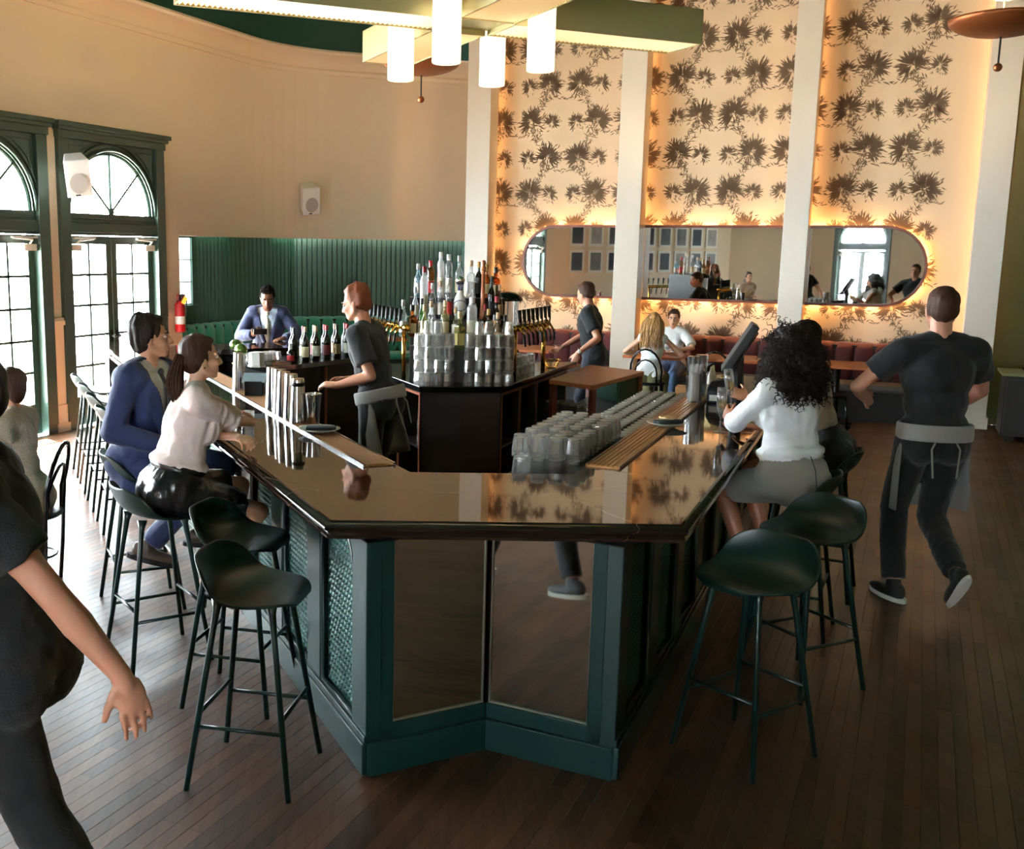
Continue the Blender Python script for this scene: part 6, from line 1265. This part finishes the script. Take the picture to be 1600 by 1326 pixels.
hb = MB(); E = lambda c, r: hb.ell(p.HP(*c), r, p.HR); E((0, -.04, .03), (.105, .115, .10)); E((0, -.07, -.06), (.155, .12, .12)); E((0, -.085, -.17), (.165, .10, .11)); E((-.10, -.05, -.15), (.07, .08, .10)); E((.10, -.05, -.15), (.07, .08, .10)); me = remesh(hb, .012, 2); wrinkle(me, .03, 18, 9); link('hair', me, M['hair_curly'], p.root, smooth=True)
rnd = random.Random(11); paths = []; vs = me.vertices; nv = len(vs)
for i in range(1500):
    v = vs[rnd.randrange(nv)]; lc = p.HR.transposed() @ (v.co - p.hc)
    if lc.y > .055 and lc.z < .06: continue
    nrm = v.normal; d = (Vector((0, 0, -.75)) + nrm * .75 + Vector([rnd.uniform(-.35, .35) for _ in range(3)])).normalized(); u = d.orthogonal().normalized(); w = d.cross(u); rr_ = rnd.uniform(.006, .012); L = rnd.uniform(.04, .085); ph = rnd.uniform(0, 6); pt = []
    for j in range(13): f = j / 12; a = ph + f * rnd.choice((11, 12, 13)); pt.append(v.co - nrm * .008 + d * (L * f) + (u * math.cos(a) + w * math.sin(a)) * rr_ * min(1, f * 4))
    paths.append(pt)
strands(p, 'curls', 'hair_curly', paths, .0032, 3); CURLY = p
fl_m = lit_or_frosted(glassmat('flute_glass', (.97, .97, .96), .05, .03), .08); champ = glassmat('champagne', (.95, .78, .38), .06, .05)
def flute(x, y, z, label, tilt=0, az=0):
    t = thing('champagne_flute', label, 'glass', (x, y, z)); t.rotation_euler = (tilt, 0, az); MB().lathe([(0, 0), (.034, 0), (.033, .003), (.006, .008), (.004, .02), (.004, .085), (.012, .10), (.026, .15), (.029, .20), (.0265, .262), (.0245, .262), (.027, .20), (.024, .15), (0, .105)], 20).build('glass_body', fl_m, t, smooth=True); MB().lathe([(0, .106), (.023, .15), (.026, .19), (0, .19)], 18).build('champagne', champ, t, smooth=True); return t
flute(1.835, 6.045, ZT + .001, 'champagne flute standing in the hand of the curly-haired woman')
# ---- dark-haired woman beyond her
p = Person('woman with straight dark hair in black holding a raised champagne flute at the bar', 2.54, 6.24, .885, -62, 1.76, lean=17, fem=True, head=(-100, 0, 0), sk=('tan2', (206, 146, 112)), vox=.008)
p.arm(-1, (2.07, 6.30, 1.19), (-.3, -.5, -.8), .6, palm=(-.2, .9, 0), hdir=(-.75, .35, .3), thumb=(0, 0, 1)); p.arm(1, (2.13, 6.52, 1.08), (.3, .6, -.7), .3, palm=(0, 0, -1))
p.leg(-1, (2.22, 6.20, .36), (-.8, .3, .45), foot=(-.8, .4, -.4)); p.leg(1, (2.36, 6.48, .36), (-.8, .4, .45), foot=(-.8, .4, -.4)); p.finish(); p.face()
blk = cloth('black_jersey', (22, 22, 24), .8); p.skirt(blk, .8, .024, (.007, 14)); mb = MB(); p.torso(mb, .014, lo=1); p.garment('top', mb, mat('sequin_top', srgb(186, 168, 158), .35, .3, nscale=160, namt=.5), wr=(.004, 10)); p.shoes(CLOTH['dark_shoe'], 'blackp'); p.hair_cap('hair_dark', .012, .03, .008, .006)
paths = [[p.HP(.08 * math.cos(a) * (1 + .1 * j / 9), -.03 + .08 * math.sin(a) - .015 * j / 9, .03 - .30 * (j / 9)) for j in range(10)] for a in (PI + PI * i / 70 - .35 + .7 * (i % 2) / 70 for i in range(70))]; strands(p, 'long_hair', 'hair_dark', paths, .011, 5)
flute(1.985, 6.325, 1.10, 'raised champagne flute held by the woman in black', -.14, 1.6)
# ---- waiter walking away on the right
p = Person('waiter in a black t-shirt and grey apron walking away beside the bar', 3.10, 6.08, 1.005, 4, 1.92, lean=3, head=(10, 0, 0), sk=('rosy', (206, 146, 118)), vox=.0085, build=1.02)
p.arm(-1, (2.86, 6.42, 1.16), (-1, -.35, -.2), .5, hdir=(.1, .9, .2), palm=(1, 0, 0)); p.arm(1, (3.32, 6.44, 1.10), (1, -.3, -.2), .5, hdir=(-.2, .9, .1), palm=(-1, 0, 0))
p.leg(-1, (2.96, 6.10, .095), (0, 1, 0), bare=False, foot=(-.25, .95, 0)); p.leg(1, (3.13, 5.72, .27), (0, 1, 0), bare=False, foot=(0, .62, -.78)); p.finish(); p.face(brow='hair_brown')
bt = cloth('black_tee', (22, 22, 25), .9); mb = MB(); p.torso(mb, .018); p.sleeves(mb, .62, .020); p.garment('t_shirt', mb, bt, wr=(.008, 7), cut=lambda co: (p.T.transposed() @ (co - p.H)).z < -.0); p.pants(cloth('black_trousers', (15, 15, 17), .9)); p.shoes(cloth('black_trainer', (24, 24, 26), .6), 'white'); p.hair_cap('hair_brown', .006, .0, .0, .006, (.004, 40))
def apron(p, m, zt=.07, zb=-.40, wrap=1.85):
    rows = []
    for j in range(9):
        f = j / 8; z = zt + (zb - zt) * f; rows.append([p.P((.180 + .012 * f) * math.sin(a), (.142 + .03 * f) * math.cos(a) + .008 * math.sin(9 * a) * f - .01, z) for a in (-wrap + 2 * wrap * i / 28 for i in range(29))])
    o = MB().grid(rows).build('apron', m, p.root, smooth=True, solid=.004); mb = MB(); mb.sweep([], []) if False else None
    rows = [[p.P((.180 + d_) * math.sin(a), (.166 + d_) * math.cos(a) - .018, z) for a in (2 * PI * i / 32 for i in range(33))] for d_, z in ((.002, .075), (.008, .065), (.010, .0), (.004, -.012))]; MB().grid(rows).build('waist_band', m, o, smooth=True, solid=.004)
    mb = MB(); [mb.tube([p.P(x0, -.16, .03), p.P(x0 * 2.4, -.175, -.05), p.P(x0 * 2.0, -.18, -.20)], .006, 5) for x0 in (-.03, .03)]; mb.build('apron_strings', m, o)
grey = cloth('grey_apron', (140, 136, 132), .9); apron(p, grey)
# ---- waiter close by on the left, walking out of the picture
p = Person('waiter in black walking past close by, one bare arm swinging back', -1.04, 2.60, .98, -78, 1.80, lean=6, head=(-82, -4, 0), sk=('rosy', (206, 146, 118)), vox=.0055, tw=-25)
p.arm(-1, (-0.66, 2.48, .94), (.5, -.3, -.4), .22, palm=(-.5, .7, 0), hdir=(.30, .02, -.95), thumb=(-.8, -.3, 0)); p.arm(1, (-1.45, 3.0, .80), (.3, .2, -.5), .35)
p.leg(-1, (-0.76, 2.62, .12), (-.9, .1, .1), bare=False, foot=(-.95, .2, -.15)); p.leg(1, (-1.42, 2.82, .095), (-.9, .3, .1), bare=False, foot=(-.95, .25, 0)); p.finish()
mb = MB(); p.torso(mb, .020); p.sleeves(mb, .62, .020); p.garment('t_shirt', mb, bt, wr=(.008, 7), cut=lambda co: (p.T.transposed() @ (co - p.H)).z < -.06); p.pants(CLOTH['black_trousers']); p.shoes(CLOTH['black_trainer'], 'white'); p.hair_cap('hair_dark', .008); p.face()
# ---- seated woman in lace at the left edge
p = Person('woman in a beige lace dress sitting on a bentwood chair with folded arms', -2.30, 6.15, .57, -85, 1.70, lean=5, fem=True, head=(-85, 0, 0), sk=('warm', (214, 156, 120)), vox=.0085, build=1.08)
p.arm(-1, (-2.52, 5.95, .93), (.4, -.5, -.7), .3, palm=(0, .4, -.9), hdir=(-.8, .5, .1), thumb=(0, 0, 1)); p.arm(1, (-2.55, 6.25, .90), (.4, .6, -.7), .3, palm=(0, -.4, -.9), hdir=(-.6, -.6, 0), thumb=(0, 0, 1)); p.leg(-1, (-2.80, 6.0, .095), (-.8, 0, .6), foot=(-1, 0, 0)); p.leg(1, (-2.80, 6.28, .095), (-.8, 0, .6), foot=(-1, 0, 0)); p.finish()
lace = mat('beige_lace', srgb(200, 184, 158), .9, nscale=90, namt=.3, bump=.8, bscale=120); mb = MB(); p.torso(mb, .016); p.sleeves(mb, .38, .026); p.garment('lace_top', mb, lace, wr=(.006, 12)); p.skirt(lace, .85, .018, (.009, 12)); p.hair_cap('hair_brown', .01, .03); p.shoes(CLOTH['dark_shoe'], 'blackp'); p.face()
# ---- bartender behind the left run
p = Person('bartender with auburn hair in a black t-shirt and grey apron working behind the bar', -0.20, 7.45, .985, -62, 1.82, lean=14, head=(-68, -14, 0), sk=('rosy', (206, 146, 118)), vox=.0085, tw=-8)
p.arm(-1, (-0.50, 7.32, 1.10), (.5, -.3, -.8), .45, palm=(0, .4, -.9), hdir=(-.8, .4, .05), thumb=(0, 1, .5)); p.arm(1, (-0.42, 7.66, 1.10), (.5, .6, -.8), .45, palm=(0, -.4, -.9), hdir=(-.8, .1, .05), thumb=(0, -.5, .8)); p.leg(-1, (-0.17, 7.33, .095), (-.8, .4, 0), bare=False, foot=(-.8, .4, 0)); p.leg(1, (-0.14, 7.60, .095), (-.8, .4, 0), bare=False, foot=(-.8, .5, 0)); p.finish(); p.face(brow='hair_auburn')
mb = MB(); p.torso(mb, .018); p.sleeves(mb, .7, .020); p.garment('t_shirt', mb, bt, wr=(.008, 7), cut=lambda co: (p.T.transposed() @ (co - p.H)).z < -.02); p.pants(CLOTH['black_trousers']); p.shoes(CLOTH['black_trainer'], 'white'); p.hair_cap('hair_auburn', .010, 0, .0, .014, (.010, 26)); apron(p, grey)
# ---- man with the phone at the far counter
p = Person('man in dark blue suit and grey tie looking at his phone', -1.60, 12.08, .85, 176, 1.72, lean=12, head=(176, -24, 0), sk=('deep', (116, 72, 50)), vox=.0085)
p.arm(1, (-1.72, 11.70, 1.09), (-.7, .2, -.6), .5, palm=(.3, 0, .9), hdir=(.5, -.6, .2), thumb=(0, 0, 1)); p.arm(-1, (-1.38, 11.70, 1.05), (.8, .2, -.6), .2, palm=(0, 0, -1), hdir=(-.5, -.6, -.05), thumb=(-.5, 0, .5)); p.leg(1, (-1.68, 11.9, .36), (0, -1, .5), bare=False, foot=(0, -1, -.3)); p.leg(-1, (-1.46, 11.9, .36), (0, -1, .5), bare=False, foot=(0, -1, -.3)); p.finish(); p.face(brow='hair_black', lipc=(120, 66, 60))
navy2 = cloth('navy_suit_dark', (34, 42, 78), .75); p.pants(navy2); shirt_front(p, cloth('pale_shirt', (200, 212, 226), .8), cloth('grey_tie', (168, 158, 140), .6)); jacket(p, navy2, hem=-.1, vz=.12, vw=.09); p.shoes(CLOTH['dark_shoe'], 'blackp'); p.hair_cap('hair_black', .008, 0, 0, .008, (.008, 60))
t = thing('phone', 'dark smartphone held by the man in the grey tie', 'phone', (-1.63, 11.60, 1.13), .2); mb = MB(); mb.box((0, 0, 0), (.15, .012, .075), M4=Matrix.Rotation(.5, 3, 'X')); mb.build('case', 'blackgl', t, bevel=.004); mb = MB(); mb.box((.045, -.008, .018), (.025, .004, .02), M4=Matrix.Rotation(.5, 3, 'X')); mb.build('camera_bump', 'alu', t)
stool(-1.60, 12.08, 176, 'dark green stool under the man with the phone at the far counter')
# ---- bartender with a wristwatch beyond the island
p = Person('bartender in dark clothes with a wristwatch standing beyond the island', 2.02, 11.35, .93, -70, 1.76, lean=8, head=(-40, -12, 0), sk=('rosy', (206, 146, 118)), vox=.011)
p.arm(-1, (1.80, 11.05, .99), (.6, -.3, -.3), .4, hdir=(-.3, -.1, -.9), palm=(.3, .8, 0)); p.arm(1, (1.72, 11.62, 1.0), (.4, .5, -.5), .4); p.leg(-1, (2.02, 11.22, .095), (-.8, 0, 0), bare=False); p.leg(1, (2.04, 11.5, .095), (-.8, 0, 0), bare=False); p.finish(); p.face()
mb = MB(); p.torso(mb, .018); p.sleeves(mb, .7, .020); p.garment('t_shirt', mb, bt, wr=(.008, 7)); p.pants(cloth('dark_denim', (36, 40, 52), .9)); p.shoes(CLOTH['black_trainer'], 'white'); p.hair_cap('hair_brown', .008); S, e, W = p.arms[-1]; d = (W - e).normalized(); mb = MB(); u = d.orthogonal().normalized(); w = d.cross(u); mb.tube([W - d * .03 + (u * math.cos(a) + w * math.sin(a)) * .031 for a in (i * PI / 8 for i in range(16))], .009, 6, closed=True); wt = mb.build('watch_band', 'steel', p.root, smooth=True); MB().ell(W - d * .03 + Vector((-.01, -.034, 0)), (.02, .008, .02)).build('watch_face', 'white', wt, smooth=True)
# ---- two women at the banquette table
c0 = CH_BLONDE
p = Person('woman with long wavy blonde hair in a white top seated with her back turned', c0.x + .02, c0.y + .03, .555, 25, 1.68, lean=10, fem=True, head=(25, 0, 0), sk=('fair', (222, 172, 140)), vox=.011)
f = FWD(25); r_ = Vector((f.y, -f.x, 0)); B_ = Vector((c0.x, c0.y, 0))
for sd in (-1, 1): p.arm(sd, B_ + f * .34 + r_ * sd * .16 + Vector((0, 0, .80)), r_ * sd + Vector((0, 0, -.6)), .4, palm=(0, 0, -1)); p.leg(sd, B_ + f * .40 + r_ * sd * .10 + Vector((0, 0, .095)), f + Vector((0, 0, .5)), foot=f)
p.finish(); mb = MB(); p.torso(mb, .015); p.garment('top', mb, wsh, wr=(.005, 9)); p.pants(cloth('olive_trousers', (104, 100, 62), .9)); p.shoes(CLOTH['dark_shoe'], 'blackp'); p.hair_cap('hair_blonde', .012, .03, .01, .006); p.face()
rnd = random.Random(4); paths = []
for i in range(190):
    a = PI * rnd.uniform(-.12, 1.12); r0 = rnd.uniform(.07, .10); L = rnd.uniform(.34, .46); ph = rnd.uniform(0, 6)
    paths.append([p.HP(math.cos(a) * r0 * (.5 + 1.0 * min(1, j / 4)) + .012 * math.sin(ph + j * 1.1), -math.sin(a) * (r0 * .9) * (.5 + .7 * min(1, j / 4)) - .03 - .085 * min(1, j / 6) + .010 * math.cos(ph + j), .10 - L * (j / 11) ** 1.1) for j in range(12)])
strands(p, 'wavy_hair', 'hair_blonde', paths, .008)
bq_ = BW(-3.38, -.42); p = Person('woman in a white t-shirt on the red banquette facing her blonde friend', bq_.x, bq_.y, .555, 205, 1.66, lean=8, fem=True, head=(200, -6, 0), sk=('fair', (222, 172, 140)), vox=.011)
f = FWD(205); r_ = Vector((f.y, -f.x, 0)); B_ = Vector((bq_.x, bq_.y, 0))
for sd in (-1, 1): p.arm(sd, B_ + f * .38 + r_ * sd * .10 + Vector((0, 0, .80)), r_ * sd * 1.2 + Vector((0, 0, -.5)), .4, palm=(0, 0, -1), hdir=(f - r_ * sd * .8)); p.leg(sd, B_ + f * .52 + r_ * sd * .10 + Vector((0, 0, .095)), f + Vector((0, 0, .5)), foot=f)
p.finish(); p.face(); mb = MB(); p.torso(mb, .016); p.sleeves(mb, .8, .02); p.garment('t_shirt', mb, wsh, wr=(.006, 9)); p.pants(cloth('blue_jeans', (84, 110, 150), .9)); p.shoes(CLOTH['dark_shoe'], 'blackp'); p.hair_cap('hair_brown', .008, .0, .0, .006)
bpy.context.view_layer.update()
